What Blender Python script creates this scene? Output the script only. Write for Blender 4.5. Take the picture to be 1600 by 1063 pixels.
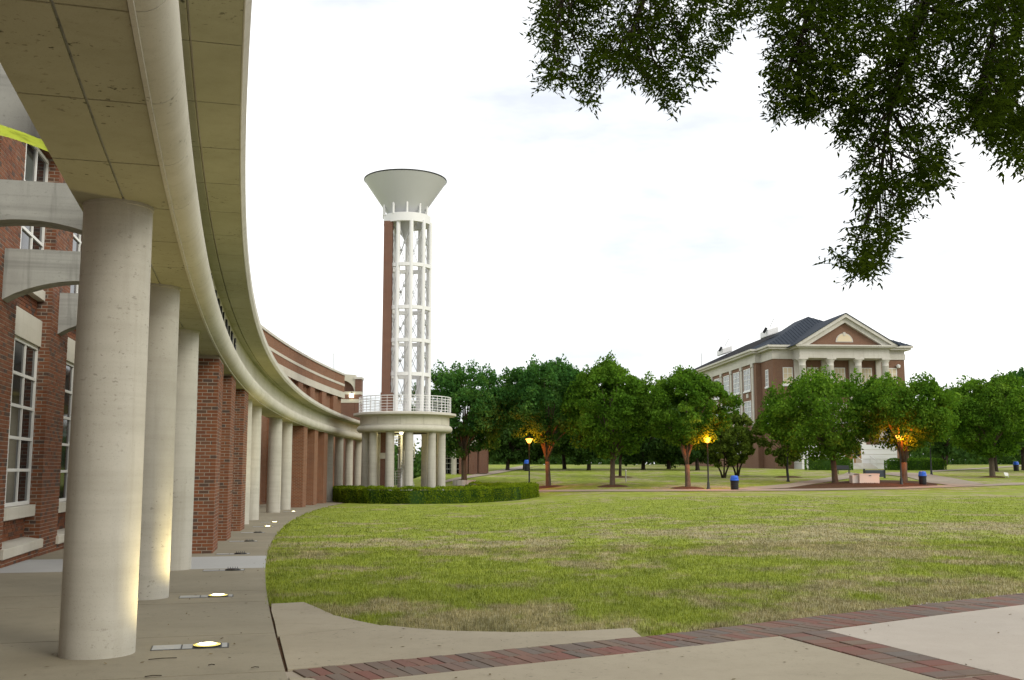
import bpy, math, random
import numpy as np
from mathutils import Vector, Matrix
for o in list(bpy.data.objects): bpy.data.objects.remove(o)
SC = bpy.context.scene
COL = SC.collection
PI = math.pi
R_ = math.radians

# ------------------------------------------------------------------ camera
FPX, HORIZON, EYE = 1620.0, 735.0, 1.65
PITCH = math.atan((HORIZON - 531.5) / FPX)
cam = bpy.data.cameras.new('camera'); camo = bpy.data.objects.new('camera', cam); COL.objects.link(camo)
cam.sensor_width = 36.0; cam.lens = FPX / 1600.0 * 36.0
cam.clip_start = 0.1; cam.clip_end = 5000
camo.location = (0, 0, EYE); camo.rotation_euler = (PI / 2 + PITCH, 0, 0)
SC.camera = camo

# ------------------------------------------------------------------ sky and sun
W = bpy.data.worlds.new('World'); SC.world = W; W.use_nodes = True
SUN_EL, SUN_AZ = R_(32), R_(128)          # azimuth clockwise from +Y
nt = W.node_tree; nt.nodes.clear()
n_out = nt.nodes.new('ShaderNodeOutputWorld'); n_bg = nt.nodes.new('ShaderNodeBackground')
n_sky = nt.nodes.new('ShaderNodeTexSky'); n_sky.sky_type = 'NISHITA'; n_sky.sun_disc = False
n_sky.sun_elevation = SUN_EL; n_sky.sun_rotation = SUN_AZ; n_sky.air_density = 1.0; n_sky.dust_density = 2.0
n_tc = nt.nodes.new('ShaderNodeTexCoord'); n_map = nt.nodes.new('ShaderNodeMapping'); n_map.inputs['Scale'].default_value = (1.0, 1.0, 3.2); n_map.inputs['Location'].default_value = (3.3, 5.1, -.4)
n_ns = nt.nodes.new('ShaderNodeTexNoise'); n_ns.inputs['Scale'].default_value = 2.6; n_ns.inputs['Detail'].default_value = 6; n_ns.inputs['Roughness'].default_value = 0.55
n_rp = nt.nodes.new('ShaderNodeValToRGB'); n_rp.color_ramp.elements[0].position = 0.34; n_rp.color_ramp.elements[0].color = (.10, .10, .10, 1)
n_rp.color_ramp.elements[1].position = 0.64; n_rp.color_ramp.elements[1].color = (1, 1, 1, 1)
n_mx = nt.nodes.new('ShaderNodeMix'); n_mx.data_type = 'RGBA'
n_mx.inputs['B'].default_value = (9.5, 9.45, 9.2, 1)      # overcast cloud
n_th = nt.nodes.new('ShaderNodeMix'); n_th.data_type = 'RGBA'; n_th.inputs['Factor'].default_value = .72; n_th.inputs['B'].default_value = (5.6, 5.75, 6.0, 1)   # thinner cloud letting some blue through
L = nt.links.new
L(n_tc.outputs['Generated'], n_map.inputs['Vector']); L(n_map.outputs[0], n_ns.inputs['Vector']); L(n_ns.outputs['Fac'], n_rp.inputs['Fac'])
L(n_rp.outputs['Color'], n_mx.inputs['Factor']); L(n_sky.outputs[0], n_th.inputs['A']); L(n_th.outputs['Result'], n_mx.inputs['A']); L(n_mx.outputs['Result'], n_bg.inputs['Color'])
n_bg.inputs['Strength'].default_value = 0.12
L(n_bg.outputs[0], n_out.inputs[0])
sun = bpy.data.lights.new('sun', 'SUN'); suno = bpy.data.objects.new('sun', sun); COL.objects.link(suno)
sun.energy = 1.1; sun.angle = R_(24); sun.color = (1.0, 0.95, 0.82)
sdir = Vector((math.sin(SUN_AZ) * math.cos(SUN_EL), math.cos(SUN_AZ) * math.cos(SUN_EL), math.sin(SUN_EL)))
suno.rotation_euler = (-sdir).to_track_quat('-Z', 'Y').to_euler()
SC.view_settings.view_transform = 'Standard'; SC.view_settings.look = 'None'
SC.view_settings.exposure = 0.55; SC.view_settings.gamma = 1.0
SC.render.engine = 'CYCLES'

# ------------------------------------------------------------------ measuring helpers (photograph pixel -> point of the place)
_f = np.array([0, math.cos(PITCH), math.sin(PITCH)]); _u = np.array([0, -math.sin(PITCH), math.cos(PITCH)]); _r = np.array([1., 0, 0])
def ray(u, v): return _r * (u - 800) / FPX - _u * (v - 531.5) / FPX + _f
def ss(a, b, x):
    t = np.clip((np.asarray(x, float) - a) / (b - a), 0, 1); return t * t * (3 - 2 * t)
def T(x, y):
    """height of the ground"""
    x = np.asarray(x, float); y = np.asarray(y, float)
    r = (np.minimum(y, 260) - 9) * ss(8, 17, y)
    sx = np.maximum(ss(-3, 9, x), ss(80, 100, y) * ss(-14, -8, x))
    z = -.0084 * r * (1 - sx) + .0022 * r * sx
    rise = .055 * np.clip(y - 80.5, 0, 7) + .027 * np.clip(y - 87.5, 0, 36) + .012 * np.clip(y - 123, 0, 80)
    return z + rise * ss(-16, -9, x)
def at(u, v, Y):
    d = ray(u, v); return np.array([0, 0, EYE]) + d * (Y / d[1])
def gp(u, v):
    d = ray(u, v); t = 5.0; o = np.array([0, 0, EYE]); prev = t
    while t < 600:
        p = o + d * t
        if p[2] < T(p[0], p[1]): break
        prev = t; t *= 1.01
    a, b = prev, t
    for _ in range(30):
        m = (a + b) / 2; p = o + d * m
        if p[2] < T(p[0], p[1]): b = m
        else: a = m
    p = o + d * b; p[2] = float(T(p[0], p[1])); return p
# the colonnade ring: arc length s from the nearest column, radial offset rho towards the lawn
CX, CY, RR, A0 = 260.742, 80.422, 273.797, 3.40299
def ring(s, rho):
    a = A0 - s / RR; return CX + (RR - rho) * math.cos(a), CY + (RR - rho) * math.sin(a)
def ring_dirs(s):
    a = A0 - s / RR
    return Vector((-math.cos(a), -math.sin(a), 0)), Vector((math.sin(a), -math.cos(a), 0))   # towards the lawn, along increasing s
def gz(s, rho=0):
    x, y = ring(s, rho); return float(T(x, y))

# ------------------------------------------------------------------ mesh helpers
class MB:
    def __init__(s): s.v = []; s.f = []
    def add(s, vs, fs):
        n = len(s.v); s.v += [tuple(p) for p in vs]; s.f += [tuple(i + n for i in f) for f in fs]; return s
    def box(s, x0, x1, y0, y1, z0, z1):
        return s.add([(x0, y0, z0), (x1, y0, z0), (x1, y1, z0), (x0, y1, z0), (x0, y0, z1), (x1, y0, z1), (x1, y1, z1), (x0, y1, z1)],
                     [(0, 3, 2, 1), (4, 5, 6, 7), (0, 1, 5, 4), (1, 2, 6, 5), (2, 3, 7, 6), (3, 0, 4, 7)])
    def obox(s, o, ax, ay, az):
        """box spanned by three vectors from corner o (right handed)"""
        o, ax, ay, az = map(Vector, (o, ax, ay, az))
        p = [o, o + ax, o + ax + ay, o + ay]; p += [q + az for q in p]
        return s.add(p, [(0, 3, 2, 1), (4, 5, 6, 7), (0, 1, 5, 4), (1, 2, 6, 5), (2, 3, 7, 6), (3, 0, 4, 7)])
    def tube(s, pts, rad, n=8, caps=True):
        pts = [Vector(p) for p in pts]; rad = rad if hasattr(rad, '__len__') else [rad] * len(pts); rings = []
        base = len(s.v)
        t0 = (pts[1] - pts[0]).normalized(); ref = Vector((0, 0, 1)) if abs(t0.z) < .9 else Vector((1, 0, 0))
        for i, p in enumerate(pts):
            t = (pts[min(i + 1, len(pts) - 1)] - pts[max(i - 1, 0)]).normalized()
            a = t.cross(ref).normalized(); b = t.cross(a)
            for k in range(n):
                c = 2 * PI * k / n; s.v.append(tuple(p + (a * math.cos(c) + b * math.sin(c)) * rad[i]))
        for i in range(len(pts) - 1):
            for k in range(n):
                q = base + i * n; s.f.append((q + k, q + n + k, q + n + (k + 1) % n, q + (k + 1) % n))
        if caps:
            s.f.append(tuple(base + k for k in range(n))); m = base + (len(pts) - 1) * n
            s.f.append(tuple(m + k for k in reversed(range(n))))
        return s
    def lathe(s, prof, c=(0, 0), n=32, a0=0, a1=2 * PI):
        """surface of revolution of an open profile [(r, z)...] round the axis at c"""
        full = abs(a1 - a0 - 2 * PI) < 1e-6; m = n if full else n + 1; base = len(s.v)
        for k in range(m):
            a = a0 + (a1 - a0) * k / n
            for r, z in prof: s.v.append((c[0] + r * math.cos(a), c[1] + r * math.sin(a), z))
        L_ = len(prof)
        for k in range(n):
            k2 = (k + 1) % m
            for j in range(L_ - 1):
                s.f.append((base + k * L_ + j, base + k2 * L_ + j, base + k2 * L_ + j + 1, base + k * L_ + j + 1))
        return s
    def arc(s, prof, s0, s1, n=4):
        """closed profile [(rho, z)...] swept along the colonnade ring; z may be a function of s when callable"""
        base = len(s.v); m = len(prof)
        for k in range(n + 1):
            q = s0 + (s1 - s0) * k / n
            for rho, z in prof:
                x, y = ring(q, rho); s.v.append((x, y, z(q) if callable(z) else z))
        for k in range(n):
            for j in range(m):
                a = base + k * m + j; b = base + k * m + (j + 1) % m
                s.f.append((a, b, b + m, a + m))
        s.f.append(tuple(base + j for j in reversed(range(m)))); s.f.append(tuple(base + n * m + j for j in range(m)))
        return s
    def poly(s, pts, z0, z1):
        """vertical prism over a plan polygon (counter-clockwise)"""
        n = len(pts); vs = [(x, y, z0) for x, y in pts] + [(x, y, z1) for x, y in pts]
        fs = [tuple(range(n, 2 * n)), tuple(reversed(range(n)))] + [(i, (i + 1) % n, n + (i + 1) % n, n + i) for i in range(n)]
        return s.add(vs, fs)
    def build(s, name, mat, parent=None, smooth=False, uv=None, bevel=0):
        me = bpy.data.meshes.new(name); me.from_pydata(s.v, [], s.f); me.update()
        if uv: put_uv(me, uv)
        return put(name, me, mat, parent, smooth, bevel)
def put(name, me, mat, parent=None, smooth=False, bevel=0):
    o = bpy.data.objects.new(name, me); COL.objects.link(o)
    if mat and not me.materials: me.materials.append(M[mat] if isinstance(mat, str) else mat)
    if smooth:
        for p in me.polygons: p.use_smooth = True
        if smooth != 'all':
            try: me.set_sharp_from_angle(angle=R_(40))
            except Exception: pass
    if bevel:
        b = o.modifiers.new('bevel', 'BEVEL'); b.width = bevel; b.segments = 2; b.limit_method = 'ANGLE'
    if parent is not None: attach(o, parent)
    return o
def attach(o, parent):
    """vertices are in world coordinates: keep them there"""
    o.parent = parent
    m = Matrix.Identity(4); p = parent
    while p is not None:
        m = m @ Matrix.Translation(-Vector(p.location)) if p.parent is None else m
        p = p.parent
    o.matrix_parent_inverse = m if parent.parent is None else Matrix.Identity(4)
def put_uv(me, kind):
    uvl = me.uv_layers.new(name='UVMap'); n = len(me.loops); arr = np.zeros(n * 2, np.float32)
    for p in me.polygons:
        nr = p.normal
        for li in p.loop_indices:
            c = me.vertices[me.loops[li].vertex_index].co
            if abs(nr.z) > .75: u, v = c.x, c.y
            elif kind == 'ring':
                dx, dy = c.x - CX, c.y - CY; rad = math.hypot(dx, dy); cosr = abs((dx * nr.x + dy * nr.y) / rad)
                u = (A0 - (math.atan2(dy, dx) % (2 * PI))) * RR if cosr > .6 else rad; v = c.z
            else:
                t = Vector((-nr.y, nr.x)); t.normalize(); u = c.x * t.x + c.y * t.y; v = c.z
            arr[li * 2] = u; arr[li * 2 + 1] = v
    uvl.data.foreach_set('uv', arr)
def fast_mesh(name, V, faces4=None, tris=None):
    me = bpy.data.meshes.new(name); V = np.asarray(V, np.float32); me.vertices.add(len(V)); me.vertices.foreach_set('co', V.ravel())
    F = faces4 if faces4 is not None else tris; F = np.asarray(F, np.int32); k = F.shape[1]
    me.loops.add(F.size); me.loops.foreach_set('vertex_index', F.ravel()); me.polygons.add(len(F))
    me.polygons.foreach_set('loop_start', np.arange(0, F.size, k, dtype=np.int32)); me.polygons.foreach_set('loop_total', np.full(len(F), k, np.int32))
    me.update(); return me
def tag(o, label=None, cat=None, group=None, kind=None):
    if label: o['label'] = label
    if cat: o['category'] = cat
    if group: o['group'] = group
    if kind: o['kind'] = kind
    return o
def thing(name, label, cat, loc=(0, 0, 0), group=None):
    o = bpy.data.objects.new(name, None); COL.objects.link(o); o.location = loc; o.empty_display_size = .2
    return tag(o, label, cat, group)
def copy_tree(o, parent=None):
    c = o.copy(); COL.objects.link(c)
    if parent is not None: c.parent = parent
    for ch in o.children: copy_tree(ch, c)
    return c

# ------------------------------------------------------------------ materials
M = {}
class NT:
    def __init__(s, name, rough=.8, spec=.3):
        m = bpy.data.materials.new(name); m.use_nodes = True; s.m = m; s.t = m.node_tree; s.b = s.t.nodes['Principled BSDF']; s.o = s.t.nodes['Material Output']
        s.b.inputs['Roughness'].default_value = rough; s.b.inputs['Specular IOR Level'].default_value = spec; M[name] = m
    def n(s, t, **k):
        nd = s.t.nodes.new(t)
        for a, b in k.items(): setattr(nd, a, b)
        return nd
    def l(s, a, b): s.t.links.new(a, b)
    def coord(s, scale=(1, 1, 1), kind='Object'):
        tc = s.n('ShaderNodeTexCoord'); mp = s.n('ShaderNodeMapping'); mp.inputs['Scale'].default_value = scale
        s.l(tc.outputs[kind], mp.inputs[0]); return mp.outputs[0]
    def world(s, scale=(1, 1, 1)):
        g = s.n('ShaderNodeNewGeometry'); mp = s.n('ShaderNodeMapping'); mp.inputs['Scale'].default_value = scale
        s.l(g.outputs['Position'], mp.inputs[0]); return mp.outputs[0]
    def noise(s, vec, scale, detail=5, rough=.6):
        nd = s.n('ShaderNodeTexNoise'); nd.inputs['Scale'].default_value = scale; nd.inputs['Detail'].default_value = detail; nd.inputs['Roughness'].default_value = rough
        s.l(vec, nd.inputs['Vector']); return nd.outputs['Fac']
    def ramp(s, fac, stops):
        r = s.n('ShaderNodeValToRGB'); e = r.color_ramp.elements
        while len(e) > 1: e.remove(e[0])
        e[0].position, e[0].color = stops[0][0], c4(stops[0][1])
        for p, c in stops[1:]: q = e.new(p); q.color = c4(c)
        s.l(fac, r.inputs[0]); return r.outputs[0]
    def mix(s, f, a, b, mode='MIX'):
        x = s.n('ShaderNodeMix'); x.data_type = 'RGBA'; x.blend_type = mode
        for v, k in ((f, 'Factor'), (a, 'A'), (b, 'B')):
            if hasattr(v, 'links'): s.l(v, x.inputs[k])
            else: x.inputs[k].default_value = v if k == 'Factor' else c4(v)
        return x.outputs['Result']
    def math(s, op, a, b=0.0):
        x = s.n('ShaderNodeMath'); x.operation = op
        for i, v in enumerate((a, b)):
            if hasattr(v, 'links'): s.l(v, x.inputs[i])
            else: x.inputs[i].default_value = v
        return x.outputs[0]
    def bump(s, h, strength=.3, dist=.01):
        b = s.n('ShaderNodeBump'); b.inputs['Strength'].default_value = strength; b.inputs['Distance'].default_value = dist
        s.l(h, b.inputs['Height']); s.l(b.outputs[0], s.b.inputs['Normal'])
    def col(s, c):
        if hasattr(c, 'links'): s.l(c, s.b.inputs['Base Color'])
        else: s.b.inputs['Base Color'].default_value = c4(c)
def c4(c): return (c, c, c, 1) if not hasattr(c, '__len__') else (c[0], c[1], c[2], 1)

def concrete(name, a, b, stain, rough=.85, streak=.35, speck=.55, scale=1.0, speckc=(.05, .045, .03)):
    t = NT(name, rough, .25); w = t.world()
    base = t.mix(t.noise(w, 1.3 * scale, 6, .65), a, b)
    fine = t.noise(w, 38 * scale, 4, .7)
    base = t.mix(t.math('MULTIPLY', fine, .35), base, tuple(x * .72 for x in a))
    blot = t.ramp(t.noise(w, .38, 5, .7), [(.42, 0), (.68, 1)]); base = t.mix(t.math('MULTIPLY', blot, .42), base, stain)
    grit = t.ramp(t.noise(w, 95, 2, .5), [(.60, 0), (.72, 1)]); base = t.mix(t.math('MULTIPLY', grit, .35), base, tuple(x * .45 for x in b))
    ws = t.world((5, 5, .35)); st = t.ramp(t.noise(ws, 1.0, 5, .6), [(.52, 0), (.75, 1)])
    base = t.mix(t.math('MULTIPLY', st, streak), base, stain)
    sp = t.ramp(t.noise(t.world((1, 1, 1.7)), 17 * scale, 3, .55), [(.62, 0), (.70, 1)])
    patch = t.ramp(t.noise(w, .9, 3, .6), [(.45, 0), (.62, 1)])
    base = t.mix(t.math('MULTIPLY', t.math('MULTIPLY', sp, patch), speck), base, speckc)
    form = t.ramp(t.noise(t.world((.25, .25, 9)), 1.0, 3, .6), [(.45, 0), (.7, 1)])
    base = t.mix(t.math('MULTIPLY', form, streak * .5), base, stain)
    t.col(base); t.bump(fine, .18, .006); return t
concrete('column_concrete', (.52, .50, .44), (.41, .393, .34), (.27, .253, .205), streak=.5, speck=.4)
concrete('moulding_concrete', (.60, .58, .505), (.50, .48, .405), (.34, .32, .245), streak=.3, speck=.6)
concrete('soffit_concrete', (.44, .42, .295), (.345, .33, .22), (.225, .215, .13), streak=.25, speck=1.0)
concrete('arch_concrete', (.43, .435, .405), (.34, .345, .32), (.13, .13, .12), streak=.85, speck=.3)
concrete('walk_concrete', (.305, .272, .20), (.225, .20, .142), (.155, .136, .094), streak=.3, speck=.5)
concrete('plaza_concrete', (.37, .325, .24), (.29, .252, .182), (.205, .176, .122), streak=.3, speck=.5)
concrete('pale_concrete', (.47, .42, .36), (.39, .345, .29), (.31, .27, .22), streak=.15, speck=.2)
concrete('new_concrete', (.42, .42, .41), (.37, .37, .36), (.31, .31, .30), streak=.1, speck=.1)
concrete('stone', (.60, .57, .49), (.53, .50, .42), (.36, .33, .26), streak=.35, speck=.2)
concrete('trim_stone', (.62, .60, .55), (.53, .51, .455), (.38, .35, .30), streak=.5, speck=.2, scale=.4)
concrete('path_concrete', (.34, .29, .23), (.28, .23, .18), (.22, .175, .13), streak=.1, speck=.2, scale=.5)
concrete('mortar', (.36, .31, .245), (.29, .25, .195), (.22, .19, .16), streak=.1, speck=.1)

def brick_piece(name, stops):
    t = NT(name, .85, .25); oi = t.n('ShaderNodeObjectInfo'); g = t.n('ShaderNodeNewGeometry')
    rnd = t.math('FRACT', t.math('ADD', oi.outputs['Random'], g.outputs['Random Per Island']))
    base = t.ramp(rnd, stops); w = t.world()
    f = t.noise(w, 60, 4, .7); base = t.mix(t.math('MULTIPLY', f, .45), base, (.07, .035, .025))
    st = t.ramp(t.noise(t.world((1.2, 1.2, .3)), 1.4, 4), [(.48, 0), (.7, 1)])
    base = t.mix(t.math('MULTIPLY', st, .28), base, (.10, .06, .05))
    t.col(base); t.bump(f, .3, .004)
BR = [(0, (.195, .066, .028)), (.3, (.235, .085, .036)), (.55, (.155, .054, .026)), (.70, (.265, .105, .048)), (.84, (.11, .062, .040)), (.94, (.072, .056, .048)), (1, (.21, .076, .034))]
brick_piece('brick', BR)
brick_piece('paver', [(0, (.175, .095, .068)), (.18, (.195, .082, .064)), (.36, (.165, .125, .095)), (.55, (.135, .118, .10)), (.7, (.205, .11, .08)), (.85, (.14, .125, .11)), (1, (.185, .135, .098))])
def brick_wall(name, c1, c2, mortar, w=.21, h=.075, msize=.011, scale=1.0):
    t = NT(name, .88, .2); uv = t.coord((1, 1, 1), 'UV'); b = t.n('ShaderNodeTexBrick')
    b.inputs['Scale'].default_value = 1.0; b.inputs['Brick Width'].default_value = w; b.inputs['Row Height'].default_value = h; b.inputs['Mortar Size'].default_value = msize
    b.inputs['Mortar Smooth'].default_value = .1; b.inputs['Bias'].default_value = 0
    t.l(uv, b.inputs['Vector']); b.inputs['Color1'].default_value = c4(c1); b.inputs['Color2'].default_value = c4(c2); b.inputs['Mortar'].default_value = c4(mortar)
    nz = t.noise(t.world(), .55, 5, .6); base = t.mix(t.math('MULTIPLY', nz, .5), b.outputs['Color'], tuple(x * .55 for x in c1))
    st = t.ramp(t.noise(t.world((1.5, 1.5, .2)), 1.2, 5), [(.5, 0), (.72, 1)]); base = t.mix(t.math('MULTIPLY', st, .3), base, tuple(.6 * x + .03 for x in c2))
    t.col(base); inv = t.math('SUBTRACT', 1.0, b.outputs['Fac']); t.bump(inv, .7, .008)
brick_wall('brick_wall', (.25, .088, .038), (.16, .056, .028), (.31, .245, .17), msize=.011)
brick_wall('tower_brick', (.165, .058, .036), (.11, .040, .027), (.30, .235, .18))
brick_wall('hall_brick', (.215, .10, .060), (.16, .074, .046), (.27, .21, .155))

def plain(name, c, rough=.5, metal=0, spec=.35, var=.12, scale=6):
    t = NT(name, rough, spec); t.b.inputs['Metallic'].default_value = metal; w = t.world()
    t.col(t.mix(t.math('MULTIPLY', t.noise(w, scale, 5, .65), var * 2), c, tuple(x * .55 for x in c))); return t
plain('white_paint', (.70, .70, .70), .45, var=.06, scale=2)
plain('grey_paint', (.36, .37, .37), .4, var=.12, scale=1.2)
plain('funnel_paint', (.53, .54, .57), .45, var=.14, scale=.55)
plain('window_frame', (.72, .72, .69), .5, var=.05)
plain('dark_metal', (.018, .020, .022), .45)
plain('lamp_metal', (.012, .016, .016), .4)
plain('letter_bronze', (.035, .037, .042), .4, metal=.3)
plain('steel_rod', (.42, .43, .43), .4, metal=.4)
plain('roof_metal', (.036, .045, .060), .75, metal=.0, spec=.08, var=.15, scale=.3)
plain('roof_shingle', (.026, .026, .028), .9, spec=.05, var=.25, scale=2)
plain('blue_plastic', (.012, .10, .55), .38, var=.08)
plain('black_plastic', (.012, .013, .016), .4, var=.15)
plain('wood_door', (.30, .17, .05), .45, var=.25, scale=9)
plain('blind', (.62, .52, .36), .8, var=.05)
plain('slate_panel', (.045, .055, .08), .5, var=.1)
plain('off_white_box', (.70, .63, .56), .6, var=.12, scale=4)
plain('planter_stone', (.52, .50, .47), .8, var=.2)
plain('asphalt', (.06, .058, .055), .9)
t = NT('mulch', .95, .1); w = t.world(); t.col(t.ramp(t.noise(w, 9, 6, .7), [(.3, (.04, .024, .014)), (.55, (.09, .048, .026)), (.75, (.14, .075, .04))])); t.bump(t.noise(w, 18, 4), .8, .03)
t = NT('bark', .9, .15); w = t.world((8, 8, 1.6)); t.col(t.ramp(t.noise(w, 2.2, 6, .7), [(.3, (.06, .046, .032)), (.6, (.125, .098, .07)), (.8, (.18, .145, .105))])); t.bump(t.noise(w, 3.5, 5), .8, .02)
t = NT('dark_bark', .9, .15); w = t.world((8, 8, 1.6)); t.col(t.ramp(t.noise(w, 2.2, 6, .7), [(.3, (.02, .016, .011)), (.7, (.06, .047, .034))])); t.bump(t.noise(w, 3.5, 5), .8, .02)
t = NT('glass', .05, .22); t.col((.012, .014, .016)); t.b.inputs['IOR'].default_value = 1.5
t = NT('bright_glass', .12, .6); t.col(t.mix(t.noise(t.world(), .6, 2), (.16, .18, .20), (.34, .36, .38)))

def emit(name, c, strength):
    t = NT(name); t.b.inputs['Base Color'].default_value = (0, 0, 0, 1); t.b.inputs['Emission Color'].default_value = c4(c); t.b.inputs['Emission Strength'].default_value = strength
emit('uplight_glow', (1.0, .80, .20), 1.7)
emit('uplight_bulb', (1.0, .93, .62), 9)
emit('sodium_glow', (1.0, .40, .055), 3.4)
emit('pale_sodium_glow', (1.0, .66, .30), 2.0)
emit('wall_lamp_glow', (1.0, .93, .66), 4.0)

def leaf_mat(name, dark, mid, light, trans=.35, noise_scale=.55, tip=None):
    t = NT(name, .7, .2); g = t.n('ShaderNodeNewGeometry'); w = t.world()
    c = t.ramp(t.noise(w, noise_scale, 3, .6), [(.30, dark), (.52, mid), (.72, light)])
    rr = t.ramp(g.outputs['Random Per Island'], [(0, (.55, .55, .55)), (.5, (.95, .95, .9)), (1, (1.35, 1.3, 1.15))])
    c = t.mix(1.0, c, rr, 'MULTIPLY')
    d = t.n('ShaderNodeBsdfDiffuse'); tr = t.n('ShaderNodeBsdfTranslucent'); ms = t.n('ShaderNodeMixShader'); ms.inputs[0].default_value = trans
    t.l(c, d.inputs[0]); c2 = t.mix(1.0, c, (1.2, 1.15, .5), 'MULTIPLY'); t.l(c2, tr.inputs[0]); t.l(d.outputs[0], ms.inputs[1]); t.l(tr.outputs[0], ms.inputs[2]); t.l(ms.outputs[0], t.o.inputs[0])
leaf_mat('leaf_green', (0.0500, 0.1225, 0.0150), (0.0975, 0.2063, 0.0250), (0.1625, 0.2812, 0.0425), .45)
leaf_mat('leaf_cool', (0.0338, 0.1014, 0.0286), (0.0624, 0.1625, 0.0416), (0.1170, 0.2275, 0.0520), .42)
leaf_mat('leaf_olive', (0.0517, 0.0943, 0.0161), (0.0978, 0.1495, 0.0276), (0.1495, 0.1955, 0.0414), .42)
leaf_mat('leaf_far', (0.0297, 0.0702, 0.0203), (0.0513, 0.1080, 0.0284), (0.0837, 0.1458, 0.0378), .35, .25)
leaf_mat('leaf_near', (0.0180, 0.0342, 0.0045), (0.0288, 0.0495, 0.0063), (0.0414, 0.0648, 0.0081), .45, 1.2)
leaf_mat('hedge_leaf', (.095, .165, .012), (.165, .245, .018), (.24, .31, .026), .4, 1.1)

# lawn: green, tired and dry patches laid out in the place
def lawn_colour(t):
    w = t.world()
    streak = t.noise(t.world((.22, .15, .2)), 1.0, 6, .68)
    mid = t.noise(t.world((.9, .6, .5)), 1.0, 5, .7)
    fine = t.noise(w, 7.0, 5, .7)
    green = t.ramp(fine, [(.28, (.130, .170, .018)), (.5, (.215, .260, .036)), (.72, (.30, .33, .065))])
    dry = t.ramp(fine, [(.28, (.17, .145, .075)), (.5, (.30, .26, .15)), (.72, (.43, .385, .25))])
    # dry belt nearest the pavement and a second belt across the middle of the lawn
    sep = t.n('ShaderNodeSeparateXYZ'); t.l(w, sep.inputs[0])
    wob = t.math('MULTIPLY', t.math('SUBTRACT', t.noise(t.world((.12, .12, .1)), 1.0, 4, .6), .5), 16.0)
    belt1 = t.ramp(t.math('DIVIDE', t.math('ADD', sep.outputs['Y'], wob), 60.0), [(.17, .17), (.215, .12), (.26, .03), (.31, .04), (.36, .10), (.46, .11), (.56, .03), (.66, -.06), (.9, -.02), (1, .03)])
    r = t.n('ShaderNodeSeparateColor'); t.l(belt1, r.inputs[0])
    xr = t.ramp(t.math('DIVIDE', t.math('ADD', sep.outputs['X'], 20.0), 60.0), [(.2, -.03), (.55, .06)])
    r2 = t.n('ShaderNodeSeparateColor'); t.l(xr, r2.inputs[0])
    f = t.math('ADD', t.math('ADD', t.math('MULTIPLY', streak, .75), t.math('MULTIPLY', mid, .45)), t.math('ADD', r.outputs[0], r2.outputs[0]))
    fac = t.ramp(f, [(.665, 0), (.77, .95)])
    vary = t.ramp(t.noise(t.world((1.2, .75, .5)), 1.0, 6, .72), [(.30, (.58, .62, .55)), (.5, (.95, .96, .92)), (.66, (1.15, 1.15, 1.1))])
    return t.mix(1.0, t.mix(fac, green, dry), vary, 'MULTIPLY'), fine
t = NT('lawn', .95, .1); c, f = lawn_colour(t); t.col(c); t.bump(f, .9, .04)
t = NT('grass_blade', .8, .15); c, f = lawn_colour(t); g = t.n('ShaderNodeNewGeometry')
rr = t.ramp(g.outputs['Random Per Island'], [(0, (.78, .80, .70)), (.6, (1.05, 1.05, .95)), (1, (1.35, 1.3, 1.15))]); t.col(t.mix(1.0, c, rr, 'MULTIPLY'))
t = NT('far_lawn', .95, .1); w = t.world(); t.col(t.ramp(t.noise(t.world((.15, .3, .2)), 1, 6), [(.3, (.055, .095, .018)), (.6, (.10, .145, .030)), (.8, (.17, .17, .06))]))
# ================================================================== GROUND
BAND = [(-1.85, 8.88), (1.46, 10.72), (3.17, 11.90), (6.93, 14.35), (15.5, 19.9)]          # lawn-side edge of the brick band
LAWN_EDGE = [(-3.02, 13.2), (-2.62, 13.36), (-2.36, 12.85), (-2.05, 12.2), (-1.72, 11.78), (-1.38, 11.46), (-1.0, 11.2), (-.66, 11.04), (0, 10.94), (.66, 11.02), (1.25, 11.22), (1.47, 10.74)]
EDGE = np.array(LAWN_EDGE + BAND[2:])
def paved(x, y):
    x = np.asarray(x, float); y = np.asarray(y, float)
    rho = RR - np.hypot(x - CX, y - CY)
    a = (rho < 1.62) & (y < 92)
    e = np.interp(x, EDGE[:, 0], EDGE[:, 1])
    return a | ((y < e) & (x > -3.05)) | (y < 4)
xs = np.concatenate([np.arange(-420, -40, 20), np.arange(-40, -16, 2), np.arange(-16, 10, .25), np.arange(10, 40, .6), np.arange(40, 120, 4), np.arange(120, 560, 25)])
ys = np.concatenate([np.arange(-60, 6, 3), np.arange(6, 20, .25), np.arange(20, 50, .6), np.arange(50, 112, 1), np.arange(112, 220, 4), np.arange(220, 1500, 40)])
X, Y = np.meshgrid(xs, ys); Z = T(X, Y) - np.where(paved(X, Y), .16, .0)
nx, ny = len(xs), len(ys); idx = np.arange(nx * ny).reshape(ny, nx)
F4 = np.stack([idx[:-1, :-1], idx[:-1, 1:], idx[1:, 1:], idx[1:, :-1]], -1).reshape(-1, 4)
g_me = fast_mesh('lawn', np.stack([X, Y, Z], -1).reshape(-1, 3), faces4=F4)
lawn = put('lawn', g_me, 'lawn', None, 'all'); tag(lawn, 'wide green and dry tan lawn stretching from the pavement to the trees', 'lawn', kind='structure')

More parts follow.
